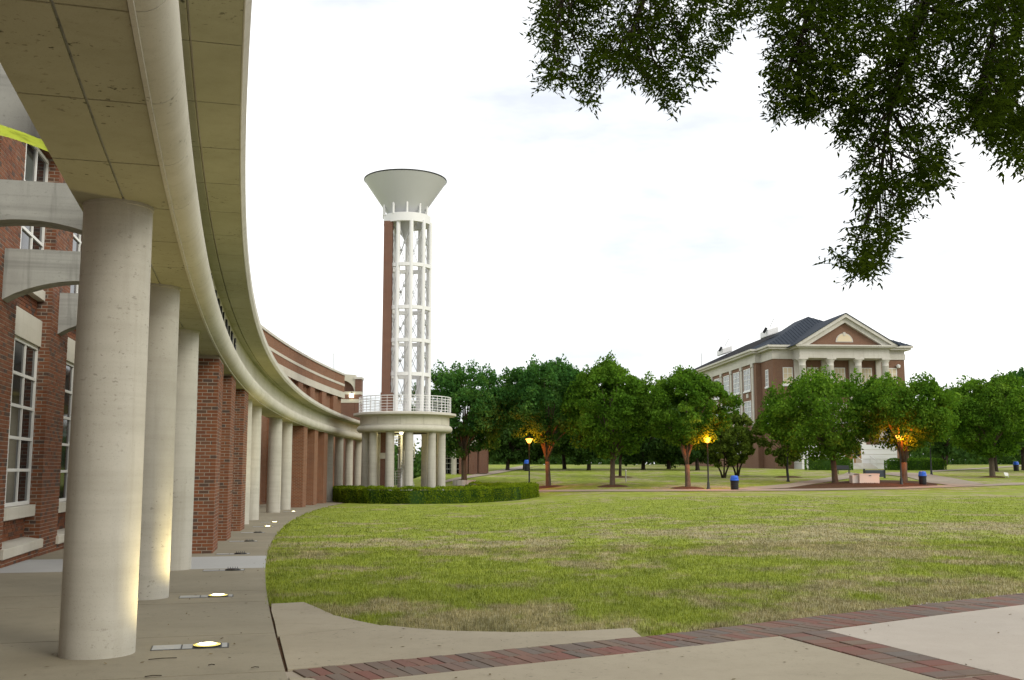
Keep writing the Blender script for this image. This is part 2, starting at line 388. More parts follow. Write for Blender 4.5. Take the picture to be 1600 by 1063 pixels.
# grass blades over the nearer lawn
rng = np.random.default_rng(7)
def blades(n, y0, y1, h0, h1, wid):
    yy = y0 * (y1 / y0) ** rng.random(n); xx = (rng.random(n) * 2 - 1) * .53 * yy
    jx, jy = rng.normal(size=n) * .03, rng.normal(size=n) * .03; k = ~paved(xx + jx, yy + jy); xx, yy = xx[k], yy[k]; n = len(xx)
    a = rng.random(n) * 2 * PI; h = (h0 + (h1 - h0) * rng.random(n) ** 1.6); lean = (rng.random(n) - .2) * .9 * h; la = rng.random(n) * 2 * PI
    w_ = wid * (.6 + .8 * rng.random(n)) * np.clip(yy / 12, 1, 3); zz = T(xx, yy)
    dx, dy = np.cos(a) * w_, np.sin(a) * w_
    V = np.stack([np.stack([xx - dx, yy - dy, zz - .01], -1), np.stack([xx + dx, yy + dy, zz - .01], -1), np.stack([xx + np.cos(la) * lean, yy + np.sin(la) * lean, zz + h], -1)], 1).reshape(-1, 3)
    return V
GV = np.concatenate([blades(260000, 10.6, 24, .018, .060, .0045), blades(120000, 22, 62, .025, .060, .006)])
gm = fast_mesh('grass', GV, tris=np.arange(len(GV)).reshape(-1, 3))
go = put('grass', gm, 'grass_blade'); tag(go, 'short patchy grass blades covering the near lawn', 'grass', kind='stuff')

# ---- covered walk: slabs following the ring
walk = thing('walkway', 'curved concrete walkway under the colonnade', 'walkway', (-4, 10, 0)); walk['kind'] = 'structure'
JN = [-9.5, -7.4, -5.3, -3.2, -1.28, .84, 3.71, 5.14, 9.12, 12.17, 15.2, 18.2, 21.2, 24.2, 27.2, 30.2, 33.2, 36.2, 39.2, 42.2, 45.2, 48.2, 51.2, 54.2, 57.2, 60.2, 66, 72, 78, 84]
for a, b in zip(JN[:-1], JN[1:]):
    g = .013
    mat = 'new_concrete' if a == 9.12 else 'walk_concrete'
    MB().arc([(-3.05, lambda q: gz(q, 0) - .14), (1.60, lambda q: gz(q, 0) - .14), (1.60, lambda q: gz(q, 0) + .004), (-3.05, lambda q: gz(q, 0) + .004)], a + g, b - g, 6).build('slab', mat, walk)
# ragged dark joint filler between the walk and the plaza
MB().arc([(1.595, lambda q: gz(q, 0) - .14), (1.645, lambda q: gz(q, 0) - .14), (1.645, lambda q: gz(q, 0) - .014), (1.595, lambda q: gz(q, 0) - .014)], -9.5, 3.6, 60).build('joint_filler', 'mulch', walk)

plaza = thing('plaza', 'concrete plaza paving with brick bands in the foreground', 'pavement', (1, 8, 0)); plaza['kind'] = 'structure'
def wedge(s): return ring(s, 1.620 + .005 * math.sin(9 * s))
def off(p, q, d):
    v = Vector((q[0] - p[0], q[1] - p[1])).normalized(); return (v.y * d, -v.x * d)
def band_pt(d, o=0):
    """point at distance d along the band, o metres towards the viewer"""
    for p, q in zip(BAND[:-1], BAND[1:]):
        l = math.hypot(q[0] - p[0], q[1] - p[1])
        if d <= l or q is BAND[-1]:
            n = off(p, q, o); return (p[0] + (q[0] - p[0]) * d / l + n[0], p[1] + (q[1] - p[1]) * d / l + n[1])
        d -= l
BW = .70
B2L = [(2.69, 10.72), (3.40, 8.49), (4.55, 4.9)]; B2R = [(3.25, 11.10), (3.97, 8.69), (5.15, 4.9)]
jn0 = wedge(.62)
A1 = [jn0, (-1.38, 11.30)] + [p for p in reversed(LAWN_EDGE[:6])] + [wedge(3.4), wedge(2.4), wedge(1.4)]
A1 = [jn0, (-1.40, 11.38), (-1.72, 11.75), (-2.05, 12.2), (-2.36, 12.85), (-2.62, 13.36), (-2.99, 13.2), wedge(2.6), wedge(1.6)]
A2 = [wedge(-1.22), band_pt(1.0, -.008), band_pt(2.4, -.008), band_pt(3.6, -.008), (1.25, 11.20), (.66, 11.0), (0, 10.92), (-.66, 11.02), (-1.0, 11.18), (-1.36, 11.40), (jn0[0] + .022, jn0[1] - .008)]
lowA = [band_pt(d, BW + .008) for d in (0.35, 1.5, 3.0, 4.4)]
Bp = [wedge(-1.55), wedge(-3), wedge(-5.5), (1.0, 3.0), (5.1, 3.0), (B2L[2][0] - .01, B2L[2][1]), (B2L[1][0] - .01, B2L[1][1]), (B2L[0][0] - .01, B2L[0][1] - .06)] + [p for p in reversed(lowA)]
Cp = [(B2R[0][0] + .01, B2R[0][1] - .05), (B2R[1][0] + .01, B2R[1][1]), (B2R[2][0] + .01, B2R[2][1]), (5.7, 3.0), (22, 3.0), (22, 17.5), band_pt(18, BW + .008), band_pt(10, BW + .008), band_pt(7.5, BW + .008)]
def ccw(p): return p if sum((q[0] - r[0]) * (q[1] + r[1]) for r, q in zip(p, p[1:] + p[:1])) < 0 else p[::-1]
for p, m in ((A1, 'plaza_concrete'), (A2, 'plaza_concrete'), (Bp, 'plaza_concrete'), (Cp, 'pale_concrete')):
    MB().poly(ccw(p), -.12, .004).build('slab', m, plaza)
MB().poly([(-8, -6), (30, -6), (30, 24), (6, 14), (1.4, 10.6), (-2, 8.8), (-8, 8.8)], -.14, -.008).build('bedding', 'mortar', plaza)
# brick pavers: one mesh, many objects
def paver_mesh(l, w_):
    m = MB().box(-l / 2, l / 2, -w_ / 2, w_ / 2, -.05, 0); me = bpy.data.meshes.new('paver'); e = .004
    v = [(-l / 2, -w_ / 2, -.05), (l / 2, -w_ / 2, -.05), (l / 2, w_ / 2, -.05), (-l / 2, w_ / 2, -.05), (-l / 2, -w_ / 2, -e), (l / 2, -w_ / 2, -e), (l / 2, w_ / 2, -e), (-l / 2, w_ / 2, -e),
         (-l / 2 + e, -w_ / 2 + e, 0), (l / 2 - e, -w_ / 2 + e, 0), (l / 2 - e, w_ / 2 - e, 0), (-l / 2 + e, w_ / 2 - e, 0)]
    f = [(8, 9, 10, 11)] + [(i, (i + 1) % 4, 4 + (i + 1) % 4, 4 + i) for i in range(4)] + [(4 + i, 4 + (i + 1) % 4, 8 + (i + 1) % 4, 8 + i) for i in range(4)]
    me.from_pydata(v, [], f); me.materials.append(M['paver']); return me
rnd = random.Random(3)
def lay(me, x, y, ang):
    o = bpy.data.objects.new('paver', me); COL.objects.link(o); o.location = (x, y, .006 + rnd.uniform(-.003, .003))
    o.rotation_euler = (rnd.uniform(-.012, .012), rnd.uniform(-.012, .012), ang + rnd.uniform(-.012, .012)); attach(o, plaza)
pm = paver_mesh(.119, .340)
d = .03
while d < 11.3:
    for row in (0, 1):
        p = band_pt(d + .06 + row * .035, .175 + row * .350); q = band_pt(d + .10 + row * .035, .175 + row * .350)
        lay(pm, p[0], p[1], math.atan2(q[1] - p[1], q[0] - p[0]))
    d += .1245
pm2 = paver_mesh(.20, .285)
for seg in (0, 1):
    l = math.hypot(B2L[seg + 1][0] - B2L[seg][0], B2L[seg + 1][1] - B2L[seg][1]); k = 0
    while k * .208 + .1 < l:
        f = (k * .208 + .1) / l
        a = [B2L[seg][i] + (B2L[seg + 1][i] - B2L[seg][i]) * f for i in (0, 1)]; b = [B2R[seg][i] + (B2R[seg + 1][i] - B2R[seg][i]) * f for i in (0, 1)]
        ang = math.atan2(B2L[seg + 1][1] - B2L[seg][1], B2L[seg + 1][0] - B2L[seg][0])
        for w_ in (.25, .75): lay(pm2, a[0] + (b[0] - a[0]) * w_, a[1] + (b[1] - a[1]) * w_, ang)
        k += 1

# ================================================================== COLONNADE
SOF = 4.145; S_END = 84.0
coln = thing('curved_colonnade', 'long curved colonnade with round concrete columns, brick piers and a lettered beam', 'colonnade', (-4, 10, 0))
COLS = [0, 4.54, 9.19, 27.98, 31.9, 41.0, 45.6, 65.0, 69.84, 74.6, 79.0]
rc = .326
def column(s, rho=0, r=rc, name='column', parent=coln, top=SOF, mat='column_concrete'):
    x, y = ring(s, rho); z = gz(s, 0)
    h = top - z
    prof = [(r * 1.0, z - .05), (r * 1.0, z + h * .3), (r * .985, z + h * .6), (r * .955, z + h * .93), (r * .955, top - .035), (r * .985, top - .03), (r * .985, top + .01), (0.01, top + .01)]
    return MB().lathe(prof, (x, y), 48).build(name, mat, parent, True)
for s in COLS: column(s)
# soffit panels, roll moulding, fillet, frieze and cornice: 1.5 m precast pieces
GAP = .007
def arcs(name, prof, mat, s0=-10.57, s1=S_END, step=1.508, n=3, gap=GAP, smooth=False, ph=0):
    s = s0 + ph
    while s < s1 - .1:
        MB().arc(prof, s + gap, min(s + step, s1) - gap, n).build(name, mat, coln, smooth); s += step
arcs('soffit_panel', [(-.36, SOF), (-.36, SOF + .10), (.062, SOF + .10), (.062, SOF)], 'soffit_concrete', gap=.011)
arcs('soffit_panel', [(.082, SOF), (.082, SOF + .10), (.46, SOF + .10), (.46, SOF)], 'soffit_concrete', gap=.011)
MB().arc([(.468, SOF - .025), (.468, SOF + .05), (.498, SOF + .05), (.498, SOF - .025)], -10.5, S_END, 90).build('bead_strip', 'moulding_concrete', coln)
tor = [(.505, SOF + .0)] + [(.505 + .195 * math.sin(a), SOF + .25 - .245 * math.cos(a)) for a in [PI * k / 14 for k in range(0, 15)]] + [(.40, SOF + .495), (.40, SOF + .01)]
arcs('roll_moulding', tor[1:], 'moulding_concrete', gap=.006, smooth=True, n=4)
MB().arc([(-.352, SOF + .02), (-.352, SOF + 1.1), (.485, SOF + 1.1), (.485, SOF + .02)][::1], -10.55, S_END - .01, 90).build('beam_core', 'arch_concrete', coln)
arcs('frieze_panel', [(.40, SOF + .50), (.40, SOF + 1.10), (.49, SOF + 1.10), (.49, SOF + .50)], 'moulding_concrete', gap=.004, step=3.016)
arcs('cornice_panel', [(.40, SOF + 1.105), (.40, SOF + 1.2), (.655, SOF + 1.2), (.655, SOF + 1.105)], 'soffit_concrete', gap=.009)
arcs('cornice_panel', [(.675, SOF + 1.105), (.675, SOF + 1.2), (1.085, SOF + 1.2), (1.085, SOF + 1.105)], 'soffit_concrete', gap=.009)
MB().arc([(-.42, SOF + 1.15), (-.42, SOF + 1.36), (1.15, SOF + 1.36), (1.15, SOF + 1.20), (1.10, SOF + 1.12), (1.088, SOF + 1.12), (1.088, SOF + 1.15)], -10.57, S_END, 90).build('cornice_slab', 'trim_stone', coln)
# letters on the frieze
def letter(ch, s):
    cu = bpy.data.curves.new('letter', 'FONT'); cu.body = ch; cu.size = .50; cu.extrude = .02; cu.align_x = 'CENTER'; cu.offset = .012; cu.resolution_u = 3
    ob = bpy.data.objects.new('letter', cu); COL.objects.link(ob); bpy.context.view_layer.update()
    me = bpy.data.meshes.new_from_object(ob.evaluated_get(bpy.context.evaluated_depsgraph_get())); bpy.data.objects.remove(ob)
    nrm, along = ring_dirs(s); x, y = ring(s, .512)
    m = Matrix(((along.x, 0, nrm.x, x), (along.y, 0, nrm.y, y), (0, 1, 0, SOF + .60), (0, 0, 0, 1)))
    me.transform(m); me.name = 'letter'; me.materials.clear(); me.materials.append(M['letter_bronze'])
    put('letter', me, None, coln)
for ch, s in zip('TIANBUILDING', (5.2, 6.4, 7.65, 8.65, 10.35, 11.4, 12.3, 13.2, 14.4, 15.4, 16.5, 17.75)): letter(ch, s)

# brick piers
def brick_mesh(l, h=.065, dpt=.10):
    me = bpy.data.meshes.new('brick'); e = .004
    v = [(-l / 2, 0, 0), (l / 2, 0, 0), (l / 2, 0, h), (-l / 2, 0, h), (-l / 2, -dpt, 0), (l / 2, -dpt, 0), (l / 2, -dpt, h), (-l / 2, -dpt, h)]
    v = [(-l / 2, -.004, 0), (l / 2, -.004, 0), (l / 2, -.004, h), (-l / 2, -.004, h), (-l / 2, -dpt, 0), (l / 2, -dpt, 0), (l / 2, -dpt, h), (-l / 2, -dpt, h),
         (-l / 2 + e, 0, e), (l / 2 - e, 0, e), (l / 2 - e, 0, h - e), (-l / 2 + e, 0, h - e)]
    f = [(8, 11, 10, 9)] + [(i, 8 + i, 8 + (i + 1) % 4, (i + 1) % 4) for i in range(4)] + [(i, (i + 1) % 4, 4 + (i + 1) % 4, 4 + i) for i in range(4)]
    me.from_pydata(v, [], f); me.materials.append(M['brick']); me.update(); return me
BK = {True: brick_mesh(.194, .062), False: brick_mesh(.090, .062)}
def brick_face(parent, o, ax, width, z0, z1, pieces=True, name='brick', face_mb=None, skip=None, turn=0):
    """running bond over a vertical plane face; o = lower left corner seen from outside, ax = unit vector to the right; outward normal = ax x z.
    pieces: every brick an object; otherwise added to face_mb"""
    o = Vector(o); ax = Vector(ax).normalized(); nrm = Vector((ax.y, -ax.x, 0)); pitch = .075; row = 0; z = z0
    while z + .065 <= z1 + .01:
        x = 0.0 if row % 2 == turn else -.1035
        while x < width - .02:
            a, b = max(x, 0), min(x + .194, width)
            if b - a > .05:
                l = b - a; c = (a + b) / 2
                if not (skip and skip(c, z)):
                    rz = math.atan2(ax.y, ax.x); jit = rnd.uniform(-.0025, .0025)
                    p = o + ax * c + nrm * jit
                    if pieces:
                        full = l > .15; ob = bpy.data.objects.new('brick', BK[full]); COL.objects.link(ob)
                        ob.location = (p.x, p.y, z); ob.rotation_euler = (0, 0, rz + PI); ob.scale = (l / (.194 if full else .090), 1, 1)
                        attach(ob, parent)
                    else:
                        hh = .062; e = .09; q0 = p - ax * (l / 2); q1 = p + ax * (l / 2); i0 = q0 - nrm * e; i1 = q1 - nrm * e
                        face_mb.add([(q0.x, q0.y, z), (q1.x, q1.y, z), (q1.x, q1.y, z + hh), (q0.x, q0.y, z + hh), (i0.x, i0.y, z), (i1.x, i1.y, z), (i1.x, i1.y, z + hh), (i0.x, i0.y, z + hh)],
                                    [(0, 1, 2, 3), (1, 5, 6, 2), (4, 0, 3, 7), (3, 2, 6, 7), (0, 4, 5, 1)])
            x += .207
        z += pitch; row += 1
PIERS = [13.95, 18.6, 23.75, 50.6, 55.75, 60.4]
for k, s in enumerate(PIERS):
    nrm, al = ring_dirs(s); x, y = ring(s, .04); c = Vector((x, y, 0)); z = gz(s, 0); hw, hl = .42, .80
    corner = lambda a, b: c + nrm * a + al * b
    zt = SOF + .01
    if k < 3:
        pr = MB().poly([tuple(corner(a, b))[:2] for a, b in ((hw - .005, -hl + .005), (hw - .005, hl - .005), (-hw + .005, hl - .005), (-hw + .005, -hl + .005))], z - .05, zt).build('brick_pier', 'mortar', coln)
        brick_face(pr, corner(-hw, -hl), nrm, 2 * hw, z, SOF - .01)                      # the face towards the viewer
        mb = MB()
        brick_face(pr, corner(hw, -hl), al, 2 * hl, z, SOF - .01, False, face_mb=mb, turn=1)
        brick_face(pr, corner(hw, hl), -nrm, 2 * hw, z, SOF - .01, False, face_mb=mb)
        brick_face(pr, corner(-hw, hl), -al, 2 * hl, z, SOF - .01, False, face_mb=mb, turn=1)
        b = mb.build('brickwork', 'brick', pr); b['kind'] = 'stuff'
    else:
        MB().poly([tuple(corner(a, b))[:2] for a, b in ((hw, -hl), (hw, hl), (-hw, hl), (-hw, -hl))], z - .05, zt).build('brick_pier', 'brick_wall', coln, uv='box')

# ---- in-ground uplights, one before each column or pier
def ring_part(c, prof, name, mat, root): return MB().lathe([(r, c.z + h) for r, h in prof], (c.x, c.y), 28).build(name, mat, root, True)
def uplight(s, rho, lit, label, group=None, power=26, colour=(1.0, .80, .36), cone=128, tilt=.42):
    z = gz(s, 0) + .004; x, y = ring(s, rho); nrm, al = ring_dirs(s); c = Vector((x, y, z))
    root = thing('ground_uplight', label, 'uplight', c, group)
    def pl(a0, a1, b0, b1, h0, h1, name, mat): return MB().obox(c + nrm * a0 + al * b0 + Vector((0, 0, h0)), nrm * (a1 - a0), al * (b1 - b0), (0, 0, h1 - h0)).build(name, mat, root)
    pl(-.50, .20, -.135, .135, -.05, .003, 'frame', 'dark_metal')
    pl(-.488, -.235, -.118, .118, .0035, .008, 'cover_plate', 'grey_paint'); pl(-.220, -.130, -.118, .118, .0035, .008, 'cover_plate', 'grey_paint')
    pl(.135, .185, -.118, .118, .0035, .008, 'cover_plate', 'grey_paint')
    ring_part(c, [(.124, .003), (.124, .016), (.108, .020), (.108, .006)], 'ring', 'dark_metal', root)
    if lit:
        ring_part(c, [(.123, .017), (.08, .023), (.0005, .025)], 'lens', 'uplight_glow', root)
        ring_part(c, [(.082, .0245), (.05, .028), (.0005, .030)], 'bulb', 'uplight_bulb', root)
        li = bpy.data.lights.new('uplight_lamp', 'SPOT'); lo = bpy.data.objects.new('uplight_lamp', li); COL.objects.link(lo)
        li.energy = power; li.color = colour; li.spot_size = R_(cone); li.spot_blend = .9; li.shadow_soft_size = .08
        lo.location = c + Vector((0, 0, .08)); d = (-nrm * tilt + Vector((0, 0, 1))).normalized(); lo.rotation_euler = d.to_track_quat('-Z', 'Y').to_euler(); attach(lo, root)
    else:
        ring_part(c, [(.107, .012), (.06, .018), (.0005, .02)], 'lens', 'glass', root)
        for k in range(5):
            MB().tube([c + al * (-.09) + nrm * (k - 2) * .04 + Vector((0, 0, .016)), c + nrm * (k - 2) * .04 + Vector((0, 0, .055)), c + al * .09 + nrm * (k - 2) * .04 + Vector((0, 0, .016))], .005, 5).build('guard_bar', 'dark_metal', root)
    return root
uplight(.16, .95, True, 'glowing uplight set in the walkway beside the nearest concrete column', 'uplights along the colonnade', 70)
uplight(4.47, .96, True, 'glowing uplight in the walkway beside the second concrete column', 'uplights along the colonnade', 80)
UL = [(8.75, 'unlit ground uplight with bar guard beside the third column'), (12.8, 'unlit guarded ground uplight beside the nearest brick pier'), (17.4, 'unlit guarded ground uplight beside the second brick pier'), (21.8, 'unlit guarded ground uplight beside the third brick pier')]
for s, lb in UL: uplight(s, 1.05, False, lb, 'uplights along the colonnade')
for s, rho, lb in ((25.7, 1.12, 'lowest of the three small far glowing walkway uplights'), (29.3, 1.12, 'middle one of the three small far glowing walkway uplights'), (42.0, .85, 'farthest glowing walkway uplight before the second group of brick piers')):
    uplight(s, rho, True, lb, 'uplights along the colonnade', 110)
uplight(.35, -1.55, True, 'uplight in the walkway below the nearest arched beam, left of the nearest column', 'uplights along the colonnade', 900, (.80, .95, .05), 19, -.09)
# ================================================================== BRICK HALL BEHIND THE COLONNADE
hall = thing('brick_hall', 'long curved two storey brick building behind the colonnade with stone bands', 'building', (-7, 12, 0))
WR = -3.0; REC = -3.30; HTOP = 10.55; HS0, HS1 = -14.0, 87.3; BAY = 4.65; PIL = .86         # bay rhythm follows the columns; half pilaster width
bays = []
k = -3
while k * BAY + BAY < HS1 + 1:
    bays.append((k * BAY + PIL, (k + 1) * BAY - PIL)); k += 1
lowz = lambda q: gz(q, 0) - .1
OPEN_BAY = {8}                                    # wide entrance bay
# back wall of the recesses, and the pilasters with the wall above and below the recesses
MB().arc([(REC - .35, lowz), (REC, lowz), (REC, HTOP - .3), (REC - .35, HTOP - .3)], HS0, HS1, 80).build('wall', 'brick_wall', hall, uv='ring')
edges = [HS0] + [e for b in bays for e in b if HS0 < e < HS1] + [HS1]
near = lambda a, b: b > 5 and a < 17
for i in range(len(bays)):
    a, b = bays[i]
    p0, p1 = b, b + 2 * PIL
    inset = .005 if near(p0, p1) else 0
    MB().arc([(REC - .02, lowz), (WR - inset, lowz), (WR - inset, 8.32), (REC - .02, 8.32)], p0 + inset, min(p1, HS1) - inset, 4).build('pilaster', 'mortar' if inset else 'brick_wall', hall, uv='ring')
    if a > HS0: pass
    MB().arc([(REC - .02, lowz), (WR - (.005 if near(a, b) else 0), lowz), (WR - (.005 if near(a, b) else 0), lambda q: gz(q, 0) + .16), (REC - .02, lambda q: gz(q, 0) + .16)], a, b, 4).build('plinth', 'mortar' if near(a, b) else 'brick_wall', hall, uv='ring')
def wall_bricks(parent, rho, s0, s1, zf0, zf1, mb):
    """bricks on the curved face, joined"""
    z = zf0; row = 0
    while z < zf1 - .03:
        s = s0 - (0 if row % 2 else .1035)
        while s < s1 - .02:
            a, b = max(s, s0), min(s + .194, s1)
            if b - a > .05:
                j = rnd.uniform(-.003, .003); pts = [ring(a, rho + j), ring(b, rho + j), ring(b, rho - .08), ring(a, rho - .08)]; h = min(.062, zf1 - z)
                mb.add([(p[0], p[1], z) for p in pts] + [(p[0], p[1], z + h) for p in pts], [(0, 1, 5, 4), (1, 2, 6, 5), (3, 0, 4, 7), (4, 5, 6, 7), (1, 0, 3, 2)])
            s += .207
        z += .075; row += 1
for i in range(len(bays)):
    a, b = bays[i]
    if near(b, b + 2 * PIL):
        s0, s1 = b, b + 2 * PIL; z0 = gz((s0 + s1) / 2) + .0
        mb = MB(); wall_bricks(hall, WR, s0, s1, z0, 8.3, mb); o = mb.build('brickwork', 'brick', hall); o['kind'] = 'stuff'
        nr, al = ring_dirs(s0); x, y = ring(s0, WR)                               # the return that faces the viewer: single bricks
        xr, yr = ring(s0, REC)
        brick_face(hall, (xr, yr, 0), nr, WR - REC, z0, 8.3, s0 < 16 and s0 > 7)if s0 > 7 else None
    if near(a, b):
        mb = MB(); z0 = gz((a + b) / 2); wall_bricks(hall, WR, a, b, z0, z0 + .16, mb)
        wall_bricks(hall, REC + .012, a, b, z0 + .4, z0 + .82, mb); wall_bricks(hall, REC + .012, a, b, 4.78, 5.2, mb); o = mb.build('brickwork', 'brick', hall); o['kind'] = 'stuff'
# upper wall with two pale bands and a coping, the colour bands set proud
MB().arc([(REC - .02, 8.32), (WR, 8.32), (WR, HTOP - .16), (REC - .02, HTOP - .16)], HS0, HS1, 80).build('upper_wall', 'brick_wall', hall, uv='ring')
MB().arc([(WR - .05, 8.28), (WR + .05, 8.28), (WR + .05, 8.82), (WR - .05, 8.82)], HS0, HS1 + .05, 80).build('stone_band', 'stone', hall)
MB().arc([(WR - .05, 9.40), (WR + .03, 9.40), (WR + .03, 9.60), (WR - .05, 9.60)], HS0, HS1 + .03, 80).build('stone_band', 'stone', hall)
MB().arc([(REC - .4, HTOP - .17), (WR + .08, HTOP - .17), (WR + .08, HTOP), (REC - .4, HTOP)], HS0, HS1 + .08, 80).build('coping', 'trim_stone', hall)
def window(s0, s1, z0, z1, cols, rows, rho, parent, glass='glass', fw=.07):
    w_ = MB().arc([(rho - .05, z0), (rho + .02, z0), (rho + .02, z0 + fw), (rho - .05, z0 + fw)], s0, s1, 2)
    w_.arc([(rho - .05, z1 - fw), (rho + .02, z1 - fw), (rho + .02, z1), (rho - .05, z1)], s0, s1, 2)
    w_.arc([(rho - .05, z0 + fw), (rho + .02, z0 + fw), (rho + .02, z1 - fw), (rho - .05, z1 - fw)], s0, s0 + fw, 1)
    w_.arc([(rho - .05, z0 + fw), (rho + .02, z0 + fw), (rho + .02, z1 - fw), (rho - .05, z1 - fw)], s1 - fw, s1, 1)
    win = w_.build('window', 'window_frame', parent)
    cw = (s1 - s0 - 2 * fw) / cols; rh = (z1 - z0 - 2 * fw) / rows
    for c in range(1, cols):
        q = s0 + fw + c * cw
        MB().arc([(rho - .045, z0 + fw), (rho + .012, z0 + fw), (rho + .012, z1 - fw), (rho - .045, z1 - fw)], q - .03, q + .03, 1).build('mullion', 'window_frame', win)
    for r in range(1, rows):
        z = z0 + fw + r * rh
        MB().arc([(rho - .045, z - .03), (rho + .017, z - .03), (rho + .017, z + .03), (rho - .045, z + .03)], s0 + fw, s1 - fw, 2).build('glazing_bar', 'window_frame', win)
    for c in range(cols):
        for r in range(rows):
            a = s0 + fw + c * cw; z = z0 + fw + r * rh
            MB().arc([(rho - .03, z), (rho - .02, z), (rho - .02, z + rh), (rho - .03, z + rh)], a, a + cw, 1).build('pane', glass, win)
    return win
for i, (a, b) in enumerate(bays):
    z0 = gz((a + b) / 2)
    if a > 47.5:
        continue
    if a < -6: continue
    if not 33 < a < 40:
        window(a + .02, b - .02, z0 + 1.06, 4.22, 3, 5, REC + .06, hall)
        MB().arc([(REC - .05, 4.225), (REC + .13, 4.225), (REC + .13, 4.77), (REC - .05, 4.77)], a + .01, b - .01, 3).build('lintel', 'stone', hall)
        MB().arc([(REC - .05, z0 + .82), (REC + .20, z0 + .82), (REC + .20, z0 + 1.05), (REC - .05, z0 + 1.055)], a + .01, b - .01, 3).build('sill', 'stone', hall, bevel=.008)
        MB().arc([(REC - .02, z0 + .165), (WR + .06, z0 + .165), (WR + .06, z0 + .34), (REC - .02, z0 + .40)], a - .12, b + .12, 3).build('ledge', 'stone', hall, bevel=.008)
    window(a + .02, b - .02, 5.42, 8.25, 3, 3, REC + .06, hall)
    MB().arc([(REC - .05, 5.2), (REC + .16, 5.2), (REC + .16, 5.41), (REC - .05, 5.415)], a + .01, b - .01, 3).build('sill', 'stone', hall, bevel=.008)
# entrance: glazed doors in the open bay with a wall lamp
a, b = bays[[i for i, q in enumerate(bays) if 33 < q[0] < 40][0]]; z0 = gz((a + b) / 2)
window(a + .02, b - .02, z0, 4.1, 4, 3, REC + .06, hall)
# arched concrete beams from the wall to the colonnade
def arched_beam(s):
    nr, al = ring_dirs(s); n = 14; r0, r1 = WR + .001, -.365; ztop = 5.51; prof = []
    for k in range(n + 1):
        f = k / n; rho = r0 + (r1 - r0) * f; prof.append((rho, 4.60 + .38 * math.sin(PI * f) ** .8))
    pts = [(r0, ztop), (r1, ztop)] + prof[::-1]
    m = MB(); vs = []
    for sgn in (-.2, .2):
        for rho, z in pts:
            x, y = ring(s, rho); vs.append((x + al.x * sgn, y + al.y * sgn, z))
    k = len(pts); fs = [tuple(reversed(range(k))), tuple(range(k, 2 * k))] + [(i, (i + 1) % k, k + (i + 1) % k, k + i) for i in range(k)]
    m.add(vs, fs).build('arched_beam', 'arch_concrete', hall)
for k in range(-1, 6): arched_beam(k * BAY + (.35 if k == 0 else 0))
MB().tube([at(522, 590, 92), at(521.5, 552, 92)], .035, 6).build('lightning_rod', 'steel_rod', hall)

# pavilion with an arched gable at the far end of the hall
pav = thing('arched_pavilion', 'square brick end block with stone arch and lit wall lamp beyond the curved building', 'building', (-14.5, 99, 0))
pY = 99.0
def pv(u, v, Y=pY): return at(u, v, Y)
x0, x1 = pv(533, 600)[0], pv(557.5, 600)[0]; x2 = pv(564, 600)[0]
zt = lambda v: pv(550, v)[2]
def pbox(xa, xb, ya, yb, za, zb, name, mat): return MB().box(xa, xb, ya, yb, za, zb).build(name, mat, pav, uv='box' if 'brick' in mat else None)
pbox(x0 - 1.5, x1 - .25, pY + .9, pY + 1.2, -1, zt(588), 'wall', 'tower_brick')
pbox(x1 - .15, x2, pY, pY + 1.3, -1, zt(592.5), 'pier', 'tower_brick')
pbox(x1 - .25, x2 + .08, pY - .08, pY + 1.4, zt(592.5), zt(589.5), 'cap', 'trim_stone')
# stone arch: a spandrel plate with a quarter-round opening
n = 12; ra = x1 - .15 - x0; zc = zt(613); pts = [(x1 - .155, zt(586)), (x0 - .6, zt(583.5)), (x0 - .6, zc + 1.15 * (zt(594) - zc))]
for k in range(n + 1):
    a = PI / 2 - PI / 2 * k / n; pts.append((x0 + math.cos(a) * ra * .93, zc + math.sin(a) * (zt(594) - zc)))
pts.append((x1 - .155, zc)); vs = [(x, pY + .1, z) for x, z in pts] + [(x, pY + .85, z) for x, z in pts]; k = len(pts)
MB().add(vs, [tuple(range(k)), tuple(reversed(range(k, 2 * k)))] + [(i, k + i, k + (i + 1) % k, (i + 1) % k) for i in range(k)]).build('arch', 'stone', pav)
pbox(x0 - .6, x2 + .03, pY - .03, pY + .95, zt(616.5), zt(612), 'stone_band', 'stone')
pbox(x0 - .6, x2 + .03, pY - .03, pY + .95, zt(629.5), zt(624), 'stone_band', 'stone')
pbox(x0 - .6, x1 - .16, pY, pY + .88, zt(624), zt(616.5), 'wall', 'tower_brick'); pbox(x0 - .6, x1 - .16, pY, pY + .88, -1, zt(629.5), 'wall', 'tower_brick')
lx = pv(550, 618)[0]
pbox(lx - .22, lx + .16, pY - .32, pY - .035, zt(621.5), zt(615.5), 'wall_lamp', 'wall_lamp_glow')
MB().box(lx - .06, lx + .04, pY - .2, pY - .03, zt(615.5), zt(613)).build('lamp_bracket', 'dark_metal', pav)

# ================================================================== TOWER
DX, DY = -7.42, 72.0; DZ = float(T(DX, DY)); TS = 4.20
tower = thing('campus_tower', 'tall white steel tower with brick shaft and funnel top on a round columned drum', 'tower', (DX, DY, DZ))
def zv(v, Y=DY): return float(at(633, v, Y)[2])
rcol = 2.66
def axis_tube(x, y, z0, z1, r, name, mat, n=20, parent=tower): return MB().lathe([(r, z0), (r, z1), (.001, z1)], (x, y), n).build(name, mat, parent, True)
